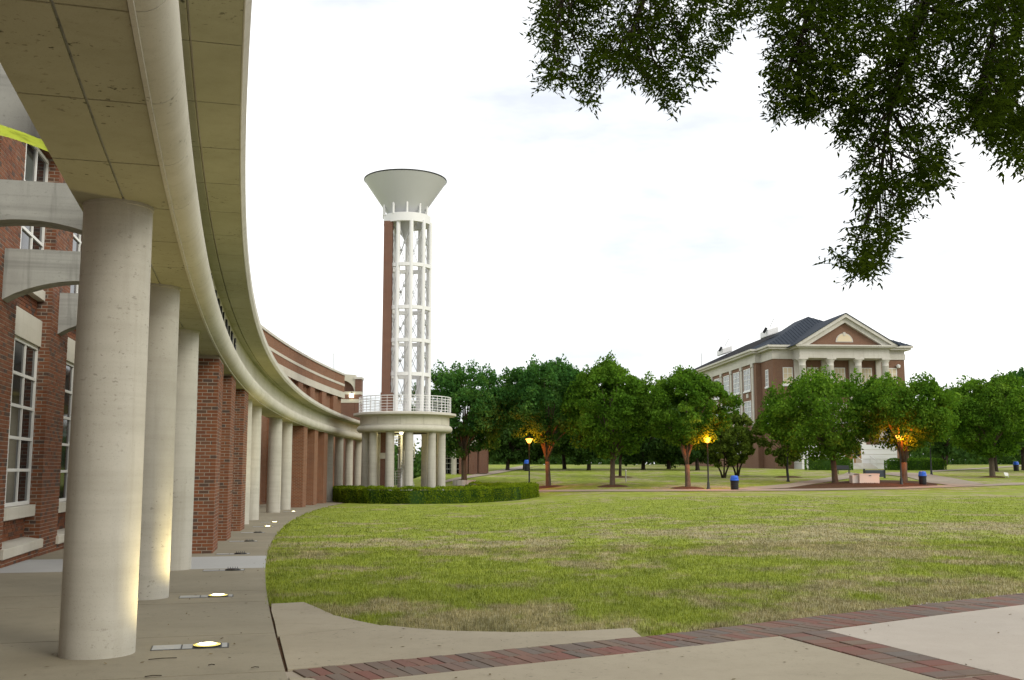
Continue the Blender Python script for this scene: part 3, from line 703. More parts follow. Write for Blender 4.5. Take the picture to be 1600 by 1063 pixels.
# drum: base slab, columns, roll moulding, frieze, cornice
MB().lathe([(3.5, DZ - .3), (3.5, DZ + .02), (.001, DZ + .02)], (DX, DY), 48).build('base_slab', 'walk_concrete', tower)
DRUM_ANG = [PI + R_(d) for d in (8, 36)] + [R_(-90 + d) for d in (-33, 4, 38, 62)] + [R_(d) for d in (5, 40, 75, 110, 145)]
for u in (575, 590, 617, 645.5, 678, 691):
    f = max(-.995, min(.995, (u - 633) / (rcol / DY * FPX))); a = math.asin(f)
    x, y = DX + rcol * math.sin(a), DY - rcol * math.cos(a)
    MB().lathe([(.305, DZ), (.305, DZ + 1.6), (.285, TS - .03), (.295, TS - .025), (.295, TS + .01), (.001, TS + .01)], (x, y), 28).build('column', 'column_concrete', tower, True)
for a in (25, 62, 100, 140, 172):
    x, y = DX + rcol * math.cos(R_(a)), DY + rcol * math.sin(R_(a))
    MB().lathe([(.305, DZ), (.305, DZ + 1.6), (.285, TS - .03), (.295, TS - .025), (.295, TS + .01), (.001, TS + .01)], (x, y), 28).build('column', 'column_concrete', tower, True)
tr = [(1.9, TS), (3.0, TS)] + [(3.05 + .24 * math.sin(PI * k / 12), TS + .245 - .24 * math.cos(PI * k / 12)) for k in range(13)] + [(2.95, TS + .5), (1.9, TS + .5)]
MB().lathe(tr, (DX, DY), 64).build('roll_moulding', 'moulding_concrete', tower, True)
for k in range(12):
    a0 = 2 * PI * k / 12 + .003; a1 = 2 * PI * (k + 1) / 12 - .003
    MB().lathe([(2.7, TS + .49), (3.08, TS + .49), (3.08, TS + 1.16), (2.7, TS + 1.16)], (DX, DY), 8, a0, a1).build('frieze_panel', 'moulding_concrete', tower, True)
MB().lathe([(3.0, TS + 1.05), (3.075, TS + 1.10), (3.42, TS + 1.12), (3.55, TS + 1.16), (3.55, TS + 1.30), (3.2, TS + 1.36), (.001, TS + 1.38)], (DX, DY), 64).build('cornice', 'trim_stone', tower, True)
DECK = TS + 1.38
MB().lathe([(.001, TS + .12), (1.95, TS + .12), (1.95, TS + 1.1)], (DX, DY), 48).build('ceiling', 'soffit_concrete', tower)
# railing
RZ = zv(617, DY - 3.0); RRAD = 3.16
rail = MB().lathe([(RRAD - .02, RZ - .05), (RRAD + .025, RZ - .05), (RRAD + .025, RZ), (RRAD - .02, RZ), (RRAD - .02, RZ - .05)], (DX, DY), 64).build('railing', 'white_paint', tower)
for k in range(5):
    z = DECK + .10 + (RZ - DECK - .12) * k / 5
    MB().lathe([(RRAD - .014, z), (RRAD + .014, z), (RRAD + .014, z + .03), (RRAD - .014, z + .03), (RRAD - .014, z)], (DX, DY), 64).build('rail', 'white_paint', rail)
for k in range(44):
    a = 2 * PI * k / 44; w_ = .028 if k % 4 else .045; c = Vector((DX + RRAD * math.cos(a), DY + RRAD * math.sin(a), 0))
    MB().tube([(c.x, c.y, DECK - .02), (c.x, c.y, RZ - .03)], w_ * .62, 6).build('baluster', 'white_paint', rail)
# brick shaft, standing on the ground inside the drum
bx = float(at(605.3, 500, DY - 1.0)[0]); by = DY - 1.0; hs = .30
COLZ = zv(352); COLZ1 = zv(340)
def shaft(z0, z1, mat, g=0): return MB().box(bx - hs - g, bx + hs + g, by - hs - g, by + hs + g, z0, z1).build('brick_shaft' if mat == 'tower_brick' else 'stone_band', mat, tower, uv='box')
shaft(DZ, zv(717, by), 'tower_brick'); shaft(zv(717, by), zv(708, by), 'stone', .02); shaft(zv(708, by), TS + .6, 'tower_brick'); shaft(TS + .6, COLZ, 'tower_brick')
MB().box(bx - hs - .05, bx + hs + .18, by - hs - .05, by + hs + .05, DECK, zv(614, by)).build('shaft_base', 'tower_brick', tower, uv='box')
# steel columns on ten positions; the shaft takes one of them
cu = 638.0; TX = float(at(cu, 500, DY)[0]); tr_ = 1.50
angs = [R_(-25 + 36 * k) for k in range(9)]
spos = [(TX + tr_ * math.sin(a), DY - tr_ * math.cos(a)) for a in angs]
for x, y in spos: axis_tube(x, y, DECK, COLZ + .1, .145, 'steel_column', 'white_paint')
# ring beams
for v in (419, 484.5, 535, 587):
    z = zv(v)
    MB().lathe([(tr_ - .12, z - .13), (tr_ + .11, z - .13), (tr_ + .11, z + .12), (tr_ - .12, z + .12), (tr_ - .12, z - .13)], (TX, DY), 40).build('ring_beam', 'white_paint', tower)
# cross braces between neighbouring columns in each storey
lev = [DECK] + [zv(v) for v in (587, 535, 484.5, 419)] + [COLZ]
for i in range(9):
    p, q = spos[i], spos[(i + 1) % 9] if i < 8 else (bx, by)
    if i == 8: q = (bx + .2, by)
    for a, b in zip(lev[:-1], lev[1:]):
        if b - a < .4: continue
        MB().tube([(p[0], p[1], a + .15), (q[0], q[1], b - .15)], .022, 5).build('brace_rod', 'steel_rod', tower)
        MB().tube([(q[0], q[1], a + .15), (p[0], p[1], b - .15)], .022, 5).build('brace_rod', 'steel_rod', tower)
        if i % 2 == 0:
            mx, my, mz = (p[0] + q[0]) / 2, (p[1] + q[1]) / 2, (a + b) / 2
            MB().lathe([(.001, mz - .1), (.1, mz - .06), (.1, mz + .06), (.001, mz + .1)], (mx, my), 8).build('brace_hub', 'grey_paint', tower)
for a, b in zip(lev[:-1], lev[1:]):
    p, q = spos[0], (bx + .2, by)
    MB().tube([(p[0], p[1], a + .15), (q[0], q[1], b - .15)], .022, 5).build('brace_rod', 'steel_rod', tower); MB().tube([(q[0], q[1], a + .15), (p[0], p[1], b - .15)], .022, 5).build('brace_rod', 'steel_rod', tower)
# top collar, struts and funnel
cr = 1.67
MB().lathe([(cr - .28, COLZ - .05), (cr, COLZ - .05), (cr, COLZ1), (cr - .28, COLZ1), (cr - .28, COLZ - .05)], ((TX + float(at(633.5, 300, DY)[0])) / 2, DY), 48).build('collar', 'white_paint', tower, True)
FTIP, FT = zv(376), zv(284); frt = 64.0 / FPX * DY * 1.02
def frad(z): return frt * (z - FTIP) / (FT - FTIP)
MB().lathe([(.02, FTIP), (frad(zv(352)), zv(352)), (frad(zv(330)), zv(330)), (frt - .02, FT - .03), (frt, FT), (frt, FT + .06), (frt - .05, FT + .06), (frad(zv(330)) - .08, zv(330) + .1), (.001, zv(345))], (float(at(633.5, 300, DY)[0]), DY), 72).build('funnel', 'funnel_paint', tower, True)
fx = float(at(633.5, 300, DY)[0])
MB().lathe([(frt + .005, FT + .0), (frt + .04, FT + .02), (frt + .04, FT + .09), (frt - .06, FT + .09)], (fx, DY), 72).build('rim', 'dark_metal', tower, True)
for i in range(10):
    a = R_(-25 + 36 * i); x, y = fx + (cr - .10) * math.sin(a), DY - (cr - .10) * math.cos(a)
    MB().tube([(x, y, COLZ1 - .05), (x, y, FTIP + (FT - FTIP) * (cr + .12) / frt)], .075, 8).build('strut', 'white_paint', tower)
# stair and lamp inside the drum
stair = MB().tube([(DX - .25, DY + .3, DZ), (DX - .25, DY + .3, DECK)], .09, 10).build('stair', 'white_paint', tower, True)
for k in range(26):
    z = DZ + .2 + k * .19; a = k * .42; c = Vector((DX - .25, DY + .3, z)); d = Vector((math.cos(a), math.sin(a), 0)); e = Vector((-d.y, d.x, 0))
    MB().obox(c - e * .05, d * .95, e * .30, (0, 0, .04)).build('tread', 'grey_paint', stair)
    MB().tube([c + d * .92, c + d * .92 + Vector((0, 0, 1.0))], .018, 5).build('stair_baluster', 'white_paint', stair)
lp = at(627, 672, DY - .9)
MB().lathe([(.001, TS - .12), (.11, TS - .10), (.13, TS), (.13, TS + .1)], (lp[0], lp[1]), 12).build('ceiling_lamp', 'wall_lamp_glow', tower)
li = bpy.data.lights.new('drum_lamp', 'POINT'); li.energy = 55; li.color = (1.0, .85, .42); li.shadow_soft_size = .15
lo = bpy.data.objects.new('drum_lamp', li); COL.objects.link(lo); lo.location = (lp[0], lp[1], TS - .3); attach(lo, tower)

# ================================================================== FOLIAGE
def leaf_quads(C, size, rg, up=.25, aspect=.55, normals=None):
    """diamond leaves at points C (n,3)"""
    n = len(C); d = rg.normal(size=(n, 3)); d[:, 2] += up; d /= np.linalg.norm(d, axis=1)[:, None]
    e = rg.normal(size=(n, 3)); e -= (e * d).sum(1)[:, None] * d; e /= np.linalg.norm(e, axis=1)[:, None]
    s = (size * (.65 + .7 * rg.random(n)))[:, None] if np.isscalar(size) else size[:, None]
    V = np.stack([C - d * s * .5, C + e * s * aspect * .5, C + d * s * .5, C - e * s * aspect * .5], 1).reshape(-1, 3)
    return V
def quads(V): return np.arange(len(V)).reshape(-1, 4)
def hedge(name, pts, width, height, label, mat='hedge_leaf', seed=1, dens=420, leaf=.075, group=None, zbase=None):
    rg = np.random.default_rng(seed); P = np.array([p[:2] for p in pts], float)
    seg = np.linalg.norm(np.diff(P, axis=0), axis=1); cum = np.r_[0, np.cumsum(seg)]; Ltot = cum[-1]
    def pos(d):
        x = np.interp(d, cum, P[:, 0]); y = np.interp(d, cum, P[:, 1]); x2 = np.interp(np.minimum(d + .1, Ltot), cum, P[:, 0]); y2 = np.interp(np.minimum(d + .1, Ltot), cum, P[:, 1])
        x1 = np.interp(np.maximum(d - .1, 0), cum, P[:, 0]); y1 = np.interp(np.maximum(d - .1, 0), cum, P[:, 1]); tx, ty = x2 - x1, y2 - y1; l = np.hypot(tx, ty); return x, y, tx / l, ty / l
    c0 = P.mean(0); root = thing(name, label, 'hedge', (c0[0], c0[1], float(T(*c0))), group)
    # dark woody heart
    m = 40; ds = np.linspace(.15, Ltot - .15, m); x, y, tx, ty = pos(ds); vs = []
    for i in range(m):
        z = float(T(x[i], y[i]))
        for o_, h in ((-.38, .0), (-.40, .84), (.40, .84), (.38, 0)): vs.append((x[i] - ty[i] * o_ * width, y[i] + tx[i] * o_ * width, z + h * height))
    fs = [(a * 4 + j, a * 4 + (j + 1) % 4, a * 4 + 4 + (j + 1) % 4, a * 4 + 4 + j) for a in range(m - 1) for j in range(4)] + [(3, 2, 1, 0), tuple((m - 1) * 4 + j for j in range(4))]
    MB().add(vs, fs).build('twigs', 'leaf_far', root)
    n = int(Ltot * (width + 2 * height) * dens); d = rg.random(n) * Ltot; x, y, tx, ty = pos(d); w_ = rg.random(n)
    per = width + 2 * height; q = w_ * per
    side = np.where(q < height, -1, np.where(q > height + width, 1, 0)); hh = np.where(side == -1, q, np.where(side == 1, q - height - width, height)); oo = np.where(side == 0, q - height - width / 2, side * width / 2)
    # rounded shoulders and lumps
    lump = .05 * np.sin(d * 2.3 + 1.0) + .04 * np.sin(d * 5.1 + hh * 3) + rg.normal(size=n) * .035
    edge = np.clip(np.minimum(d, Ltot - d) / (width * .5), 0, 1); endr = np.sqrt(np.clip(1 - (1 - edge) ** 2, 0, 1))
    oo = oo * (.25 + .75 * endr) + np.sign(oo) * lump; sh = np.clip((np.abs(oo) / (width / 2)) ** 5, 0, 1); hh = hh + np.where(side == 0, lump - sh * .10 * height, 0) ; hh *= (.80 + .20 * endr)
    C = np.stack([x - ty * oo, y + tx * oo, T(x, y) + hh + .02], 1)
    # end caps
    ne = int(width * height * dens * 1.6)
    for dd, sg in ((0, -1), (Ltot, 1)):
        xe, ye, txe, tye = pos(np.full(ne, dd)); o_ = (rg.random(ne) - .5) * width; bul = np.sqrt(np.clip(1 - (2 * o_ / width) ** 2, 0, 1)) * width * .18
        C = np.concatenate([C, np.stack([xe - tye * o_ + txe * sg * bul, ye + txe * o_ + tye * sg * bul, T(xe, ye) + rg.random(ne) * height * .86], 1)])
    V = leaf_quads(C, leaf, rg, .5); put('foliage', fast_mesh('foliage', V, faces4=quads(V)), mat, root); return root
fr = [gp(u, v) for u, v in ((517, 783.5), (545, 786), (590, 787.5), (650, 788), (710, 787), (760, 785), (800, 782.5), (829, 778.5))]
cl = [(p[0] + (.55 if i == 0 else 0) + (-.3 if i == 7 else 0), p[1] + (.75 if i < 6 else .75)) for i, p in enumerate(fr)]
e = cl[-1]; cl += [(e[0] + .25, e[1] + 1.6), (e[0] - .1, e[1] + 3.4), (e[0] - 1.1, e[1] + 5.2), (e[0] - 2.6, e[1] + 6.6), (e[0] - 4.4, e[1] + 7.4)]
hedge('hedge', cl, 1.35, 1.0, 'long clipped curved hedge in front of the tower drum', seed=4, dens=560, leaf=.085)

def tree_mesh(seed, h, w, trunk_h, nclus=110, per=110, leaf=.20, tuft=.8, low=.2):
    """crown points (unit origin at the trunk base) and limb list"""
    rg = np.random.default_rng(seed); C = []; ends = []
    zc = h * (low + (1 - low) * .52); az = h * .905 - zc; bz = zc - h * low
    for k in range(nclus):
        d = rg.normal(size=3); d /= np.linalg.norm(d); r = rg.random() ** .33
        if rg.random() < .62: r = .80 + .22 * rg.random()
        lob = 1 + .14 * math.sin(3 * math.atan2(d[1], d[0]) + seed) + .08 * math.sin(5 * math.atan2(d[1], d[0]) + 2 * seed)
        p = np.array([d[0] * w / 2 * r * lob, d[1] * w / 2 * r * lob, (zc + d[2] * r * (az if d[2] > 0 else bz))])
        taper = 1 - .20 * max(0, (p[2] - zc) / az) ** 2; p[:2] *= taper
        ends.append(p)
        sz = w * (.075 + .055 * rg.random()); n = int(per * (.7 + .6 * rg.random())); q = rg.normal(size=(n, 3)); q /= np.linalg.norm(q, axis=1)[:, None]; q *= (rg.random(n) ** .45)[:, None]
        q *= np.array([sz, sz, sz * .8])
        if d[2] > .25:                                  # upright sprays along the crown's top
            q[:, 2] = np.abs(q[:, 2]) * (1 + tuft * 1.8 * rg.random()) - sz * .3; q[:, :2] *= (1 - .55 * np.clip(q[:, 2] / (sz * 2), 0, 1))[:, None]
        else: q[:, 2] -= .35 * (q[:, 0] ** 2 + q[:, 1] ** 2) / sz
        C.append(p + q)
    C = np.concatenate(C); V = leaf_quads(C, leaf, rg, .35, .6)
    return V, ends
TREE_LIB = {}
def limbs(seed, h, w, trunk_h, ends, tr, stems=1, lean=0):
    rg = np.random.default_rng(seed + 50); mb = MB()
    if stems == 1:
        top = Vector((rg.normal() * .08 + lean, rg.normal() * .08, trunk_h)); mb.tube([(0, 0, -.15), (.0, 0, .12), (top.x * .4, top.y * .4, trunk_h * .5), top], [tr * 1.7, tr * 1.12, tr * .95, tr * .9], 10); tops = [top]
        lead = Vector((lean * 1.5, 0, h * .72)); mb.tube([top, (top + lead) / 2 + Vector((.1, .05, 0)), lead], [tr * .8, tr * .5, tr * .15], 8)
    else:
        tops = []
        for k in range(stems):
            a = 2 * PI * k / stems + .5; tp = Vector((math.cos(a) * .6, math.sin(a) * .4, trunk_h)); mb.tube([(math.cos(a) * .1, math.sin(a) * .1, -.1), (math.cos(a) * .3, math.sin(a) * .2, trunk_h * .5), tp], [tr, tr * .75, tr * .6], 8); tops.append(tp)
    order = sorted(range(len(ends)), key=lambda i: rg.random())[:13]
    for i in order:
        e = Vector(ends[i]); tp = tops[i % len(tops)]; st = tp + Vector((0, 0, (rg.random() * h * .07) if i % 2 else -.1))
        mid = st.lerp(e, .5) + Vector((0, 0, .12 * (e - st).length)); mb.tube([st, st.lerp(mid, .4) + Vector((0, 0, .10 * (e - st).length)), mid, e], [tr * .58, tr * .40, tr * .2, tr * .04], 6)
    return mb
def tree(name, u, v, top_v, crown_px, label, mat='leaf_green', seed=1, trunk_px=15, bark='bark', stems=1, base=None, nclus=170, per=190, leaf=None, group=None, low=None, mulch=False, by_lamp=None, crown_du=0):
    b = gp(u, v) if base is None else np.array(base)
    if by_lamp: q = at(u, v, by_lamp); b = np.array([q[0], by_lamp, float(T(q[0], by_lamp))])
    Yd = b[1]; ppm = FPX / Yd
    h = float(at(u, top_v, Yd)[2] - b[2]); w = crown_px / ppm; th = h * .19; tr = trunk_px * .74 / ppm / 2
    V, ends = tree_mesh(seed, h, w, th, nclus, per, leaf or (.215 * Yd / 80), low=low or .235)
    off_ = np.array([crown_du / ppm, 0, 0]); ends = [e + off_ for e in ends]
    root = thing(name, label, 'tree', b, group)
    mb = limbs(seed, h, w, th, ends, tr, stems); mb.v = [(x + b[0], y + b[1], z + b[2]) for x, y, z in mb.v]; mb.build('trunk', bark, root, 'all')
    V = V + off_ + b; put('crown', fast_mesh('crown', V, faces4=quads(V)), mat, root)
    if mulch:
        rg = random.Random(seed); n = 20; R0 = mulch; vs = [(b[0], b[1], b[2] + .14)]
        for ring_i, (f, hh) in enumerate(((.5, .10), (1.0, -.03))):
            for k in range(n):
                a = 2 * PI * k / n; r = R0 * f * (1 + .08 * rg.uniform(-1, 1)); x, y = b[0] + r * math.cos(a), b[1] + r * math.sin(a); vs.append((x, y, float(T(x, y)) + hh))
        fs = [(0, 1 + k, 1 + (k + 1) % n) for k in range(n)] + [(1 + k, 1 + n + k, 1 + n + (k + 1) % n, 1 + (k + 1) % n) for k in range(n)]
        mo = MB().add(vs, fs).build('mulch_bed', 'mulch', None, 'all'); tag(mo, None, None, kind='structure')
    return root
GT = 'trees beyond the lawn'
tree('shade_tree', 727, 757, 557, 150, 'dark green shade tree just right of the tower, round planter at its foot', 'leaf_cool', 11, 12, group=GT, base=(-4.2, 92, float(T(-4.2, 92))))
tree('shade_tree', 857, 762, 552, 148, 'tall shade tree with orange lit trunk by the left street lamp', 'leaf_cool', 12, 11, group=GT, mulch=1.5, low=.35, by_lamp=89.6)
tree('shade_tree', 957, 760, 553, 132, 'tall narrow shade tree on the lawn with plain brown trunk, no lamp beside it', 'leaf_green', 13, 11, group=GT, mulch=1.4)
tree('shade_tree', 1075, 760, 569, 128, 'shade tree with forked orange lit trunk beside the brightest middle lamp', 'leaf_green', 14, 11, group=GT, mulch=1.5, low=.35, by_lamp=82.0)
tree('shade_tree', 1305, 755, 579, 176, 'broad bright green tree in front of the portico steps', 'leaf_green', 15, 12, group=GT, crown_du=-16)
tree('shade_tree', 1413, 752, 580, 150, 'shade tree with strongly orange lit trunk right of the white box', 'leaf_green', 16, 13, group=GT, mulch=1.4, low=.35, by_lamp=86.6)
tree('shade_tree', 1551, 746, 576, 142, 'broad tree at the right edge with pale trunk beside the small white sign', 'leaf_green', 17, 11, group=GT, mulch=1.5)
tree('small_tree', 1131, 747, 650, 72, 'left one of two small olive multi stemmed trees before the classical building', 'leaf_olive', 21, 5, 'dark_bark', 3, nclus=80, per=130, group='small trees before the classical building', low=.22)
tree('small_tree', 1152, 744, 640, 66, 'right one of two small olive multi stemmed trees before the classical building', 'leaf_olive', 22, 5, 'dark_bark', 3, nclus=80, per=130, group='small trees before the classical building', low=.22)
tree('small_tree', 1231, 746, 622, 84, 'small dark tree with orange mulch left of the portico steps', 'leaf_olive', 23, 5, 'dark_bark', 1, nclus=90, per=130, group='small trees before the classical building', low=.2, mulch=1.6)
tree('shade_tree', 1600, 735, 572, 110, 'tree cut off by the right edge of the view, behind the sign tree', 'leaf_cool', 24, 9, 'dark_bark', group=GT)
tree('shade_tree', 1557, 737, 600, 120, 'dark trunked tree right behind the pale trunked tree with the sign', 'leaf_far', 25, 7, 'dark_bark', group='trees in the background')
tree('leaning_tree', 1478, 727, 640, 96, 'low tree with dark leaning stems at the end of the hedge', 'leaf_far', 26, 5, 'dark_bark', 3, nclus=60, group='trees in the background')
tree('shade_tree', 969, 746, 590, 110, 'thin trunked young tree on a mulch ring behind the narrow shade tree', 'leaf_far', 27, 6, 'dark_bark', group='trees in the background', mulch=1.4)
BG = [(793, 733, 600, 120, 'background tree left of the far path, behind the hedge end'), (820, 727, 585, 110, 'background tree at the far path beside the distant blue bin'), (882, 733, 575, 130, 'background tree between the two tallest shade trees'), (920, 731, 590, 120, 'dark background tree left of the narrow shade tree'),
      (1005, 733, 600, 130, 'dark background tree right of the young mulched tree'), (1045, 735, 610, 120, 'dark background tree left of the forked lit trunk'), (1090, 736, 640, 90, 'low background tree at the foot of the classical building')]
for i, (u, v, tv, cp, lb) in enumerate(BG):
    b = gp(u, v); Yb = 125 + 6 * (i % 3); d = ray(u, v); x = d[0] / d[1] * Yb
    tree('background_tree', u, v, tv, cp, lb, 'leaf_far', 40 + i, 8, 'dark_bark', group='trees in the background', base=(x, Yb, float(T(x, Yb))), nclus=110, per=120, leaf=.42, low=.10)
# ================================================================== PATHS
def strip(name, outline, mat, label, lift=.03):
    """flat path laid on the ground: outline given as two matching edges of photograph points"""
    a, b = outline; vs = []; n = 60
    def samp(pts, f):
        d = np.array(pts, float); c = np.r_[0, np.cumsum(np.hypot(*np.diff(d, axis=0).T))]; return np.interp(f * c[-1], c, d[:, 0]), np.interp(f * c[-1], c, d[:, 1])
    for i in range(n + 1):
        p = gp(*samp(a, i / n)); q = gp(*samp(b, i / n))
        for j in range(5):
            m = p + (q - p) * j / 4; vs.append((m[0], m[1], float(T(m[0], m[1])) + lift))
    fs = [(i * 5 + j, (i + 1) * 5 + j, (i + 1) * 5 + j + 1, i * 5 + j + 1) for i in range(n) for j in range(4)]
    o = MB().add(vs, fs).build(name, mat, None, 'all'); return tag(o, label, 'path', kind='structure')
strip('path', ([(838, 769), (1000, 768.3), (1150, 768), (1260, 767.5), (1400, 765), (1500, 761.5), (1660, 756)], [(838, 766.2), (1000, 765.4), (1150, 765), (1260, 764.4), (1400, 762), (1500, 758), (1660, 753)]), 'path_concrete', 'narrow pale path along the far edge of the lawn', .035)
strip('path', ([(1150, 766.5), (1230, 763.5), (1290, 754.5), (1335, 747), (1350, 742)], [(1150, 764.6), (1230, 757), (1285, 748.5), (1315, 743), (1325, 738.5)]), 'path_concrete', 'reddish path curving up to the entrance steps', .05)
strip('path', ([(1375, 741.5), (1420, 746.5), (1450, 755), (1500, 761)], [(1395, 738.5), (1440, 740), (1490, 748), (1540, 757.5)]), 'path_concrete', 'reddish path from the entrance to the right', .05)
strip('path', ([(1455, 738), (1530, 733.5), (1600, 729), (1660, 726)], [(1455, 736.3), (1530, 731.8), (1600, 727), (1660, 724)]), 'path_concrete', 'thin path behind the right hand trees', .05)
strip('path', ([(685, 757), (718, 750), (775, 741), (850, 727), (900, 722)], [(700, 750), (730, 744), (775, 736), (845, 722.5), (900, 718.5)]), 'path_concrete', 'path leading away behind the tower', .05)
mo = MB(); pts = [(1205, 764), (1290, 756), (1345, 750), (1430, 752), (1470, 759), (1400, 761.5), (1290, 764)]
c = gp(1350, 757); vs = [(c[0], c[1], c[2] + .09)]; n = 36
P_ = [gp(*p) for p in pts]
for k in range(n):
    f = k / n * len(P_); i = int(f); q = P_[i] + (P_[(i + 1) % len(P_)] - P_[i]) * (f - i); vs.append((q[0], q[1], float(T(q[0], q[1])) + .03))
tag(mo.add(vs, [(0, 1 + k, 1 + (k + 1) % n) for k in range(n)]).build('mulch_bed', 'mulch', None, 'all'), kind='structure')

# ================================================================== CLASSICAL BUILDING
BO = at(1207.5, 562, 140.0); g2 = Vector((-.075, 1, 0)).normalized(); g1 = Vector((g2.y, -g2.x, 0)); GB = float(T(BO[0] + 8, 142))
clas = thing('classical_building', 'brick classical building with columned portico, pediment and dark blue metal roof', 'building', (BO[0], BO[1], GB))
def Bp_(a, b, z): p = Vector((BO[0], BO[1], 0)) + g1 * a + g2 * b; return (p.x, p.y, z)
def bbox(a0, a1, b0, b1, z0, z1, name, mat, parent=None, bevel=0):
    m = MB(); m.add([Bp_(a0, b0, z0), Bp_(a1, b0, z0), Bp_(a1, b1, z0), Bp_(a0, b1, z0), Bp_(a0, b0, z1), Bp_(a1, b0, z1), Bp_(a1, b1, z1), Bp_(a0, b1, z1)],
                    [(0, 3, 2, 1), (4, 5, 6, 7), (0, 1, 5, 4), (1, 2, 6, 5), (2, 3, 7, 6), (3, 0, 4, 7)])
    return m.build(name, mat, parent or clas, uv='box' if 'brick' in mat else None, bevel=bevel)
def bz(v, u=1215, Y=140): return float(at(u, v, Y)[2])
ZB, ZE, ZC = bz(561), bz(546.5), bz(540)           # top of brick, frieze, cornice
AW = 18.4
bbox(0, AW, 0, 9, GB - .5, ZB, 'wall', 'hall_brick')
bbox(-.75, AW + .3, 5.2, 52, GB - .5, ZB - .02, 'wall', 'hall_brick')
bbox(-.12, AW + .12, -.12, 6, ZB, ZB + .75, 'architrave', 'trim_stone'); bbox(-.05, AW + .05, -.05, 6, ZB + .75, ZE + .02, 'frieze', 'trim_stone')
bbox(-.7, AW + .7, -.7, 6, ZE + .02, ZE + .3, 'cornice', 'trim_stone'); bbox(-.95, AW + .95, -.95, 6, ZE + .3, ZC, 'cornice', 'trim_stone')
bbox(-.9, AW + .4, 5.05, 52, ZB + .003, ZB + .74, 'architrave', 'trim_stone'); bbox(-.82, AW + .3, 5.1, 52, ZB + .74, ZE, 'frieze', 'trim_stone')
bbox(-1.5, AW + .6, 4.5, 52.3, ZE, ZE + .29, 'cornice', 'trim_stone'); bbox(-1.75, AW + .8, 4.25, 52.5, ZE + .29, ZC - .01, 'cornice', 'trim_stone')
bbox(-.95, -.76, 5.15, 52, bz(676, 1190, 145), bz(671.5, 1190, 145), 'base_band', 'trim_stone'); bbox(-.14, AW + .1, -.14, 5.1, bz(676, 1190, 145) + .01, bz(671.5, 1190, 145) + .01, 'base_band', 'trim_stone')
def bwindow(a, b, w, z0, z1, face, cols, rows, glass, fw=.11):
    """a window on the front ('f') or on the left side ('l')"""
    def bx(p0, p1, za, zb, d0, d1, name, mat, par):
        return bbox(p0, p1, b - d1, b - d0, za, zb, name, mat, par) if face == 'f' else bbox(a - d1, a - d0, p0, p1, za, zb, name, mat, par)
    c = a if face == 'f' else b
    p0, p1 = c - w / 2, c + w / 2
    win = bx(p0, p1, z1 - fw, z1, -.04, .07, 'window', 'window_frame', clas)
    bx(p0, p1, z0, z0 + fw, -.04, .07, 'frame', 'window_frame', win); bx(p0, p0 + fw, z0 + fw, z1 - fw, -.04, .07, 'frame', 'window_frame', win); bx(p1 - fw, p1, z0 + fw, z1 - fw, -.04, .07, 'frame', 'window_frame', win)
    bx(p0 - .12, p1 + .12, z0 - .22, z0 - .002, -.04, .17, 'sill', 'white_paint', win)
    cw = (w - 2 * fw) / cols; rh = (z1 - z0 - 2 * fw) / rows
    for k in range(cols):
        for r in range(rows): bx(p0 + fw + k * cw, p0 + fw + (k + 1) * cw, z0 + fw + r * rh, z0 + fw + (r + 1) * rh, -.03, .012, 'pane', glass, win)
    for k in range(1, cols): bx(p0 + fw + k * cw - .045, p0 + fw + k * cw + .045, z0 + fw, z1 - fw, .013, .055, 'mullion', 'window_frame', win)
    for r in range(1, rows):
        z = z0 + fw + r * rh; bx(p0 + fw, p1 - fw, z - .035, z + .035, .014, .05, 'glazing_bar', 'window_frame', win)
U0, U1, M0, M1 = bz(601), bz(574), bz(659), bz(630)
for a in (2.0, 16.6):
    bwindow(a, 0, 1.35, U0, U1, 'f', 2, 3, 'blind'); bwindow(a, 0, 1.35, M0, M1, 'f', 2, 3, 'bright_glass')
for a in (5.5, 9.25, 13.0):
    bwindow(a, 0, 1.5, U0, U1, 'f', 3, 3, 'blind'); bwindow(a, 0, 1.5, M0, M1, 'f', 3, 3, 'blind')
bwindow(0, 2.6, 1.2, U0 - .1, U1 - .1, 'l', 2, 4, 'bright_glass'); bwindow(0, 2.6, 1.2, M0, M1, 'l', 2, 4, 'bright_glass')
s0, s1, t0, t1 = bz(611, 1176, 149), bz(577, 1176, 149), bz(661, 1176, 149), bz(627, 1176, 149)
q0, q1, w0, w1 = bz(622, 1176, 149), bz(615.5, 1176, 149), bz(708, 1180, 149), bz(683, 1180, 149)
PB = [6.6 + 5.35 * k for k in range(9)]
for k, b in enumerate(PB):
    bbox(-.90, -.76, b - .38, b + .38, bz(671, 1190, 145) + .012, ZB - .55, 'pilaster', 'trim_stone'); bbox(-.98, -.77, b - .46, b + .46, ZB - .5, ZB - .01, 'pilaster_capital', 'trim_stone'); bbox(-.98, -.77, b - .46, b + .46, bz(671, 1190, 145) + .014, bz(671, 1190, 145) + .5, 'pilaster_base', 'trim_stone')
    if k < 8:
        c = b + 2.67
        bwindow(-.75, c, 3.2, s0, s1, 'l', 4, 4, 'bright_glass'); bwindow(-.75, c, 3.2, t0, t1, 'l', 4, 4, 'bright_glass'); bwindow(-.75, c, 2.6, w0, w1, 'l', 3, 3, 'bright_glass')
        bbox(-.86, -.74, c - .42, c + .42, q0, q1, 'stone_panel', 'trim_stone')
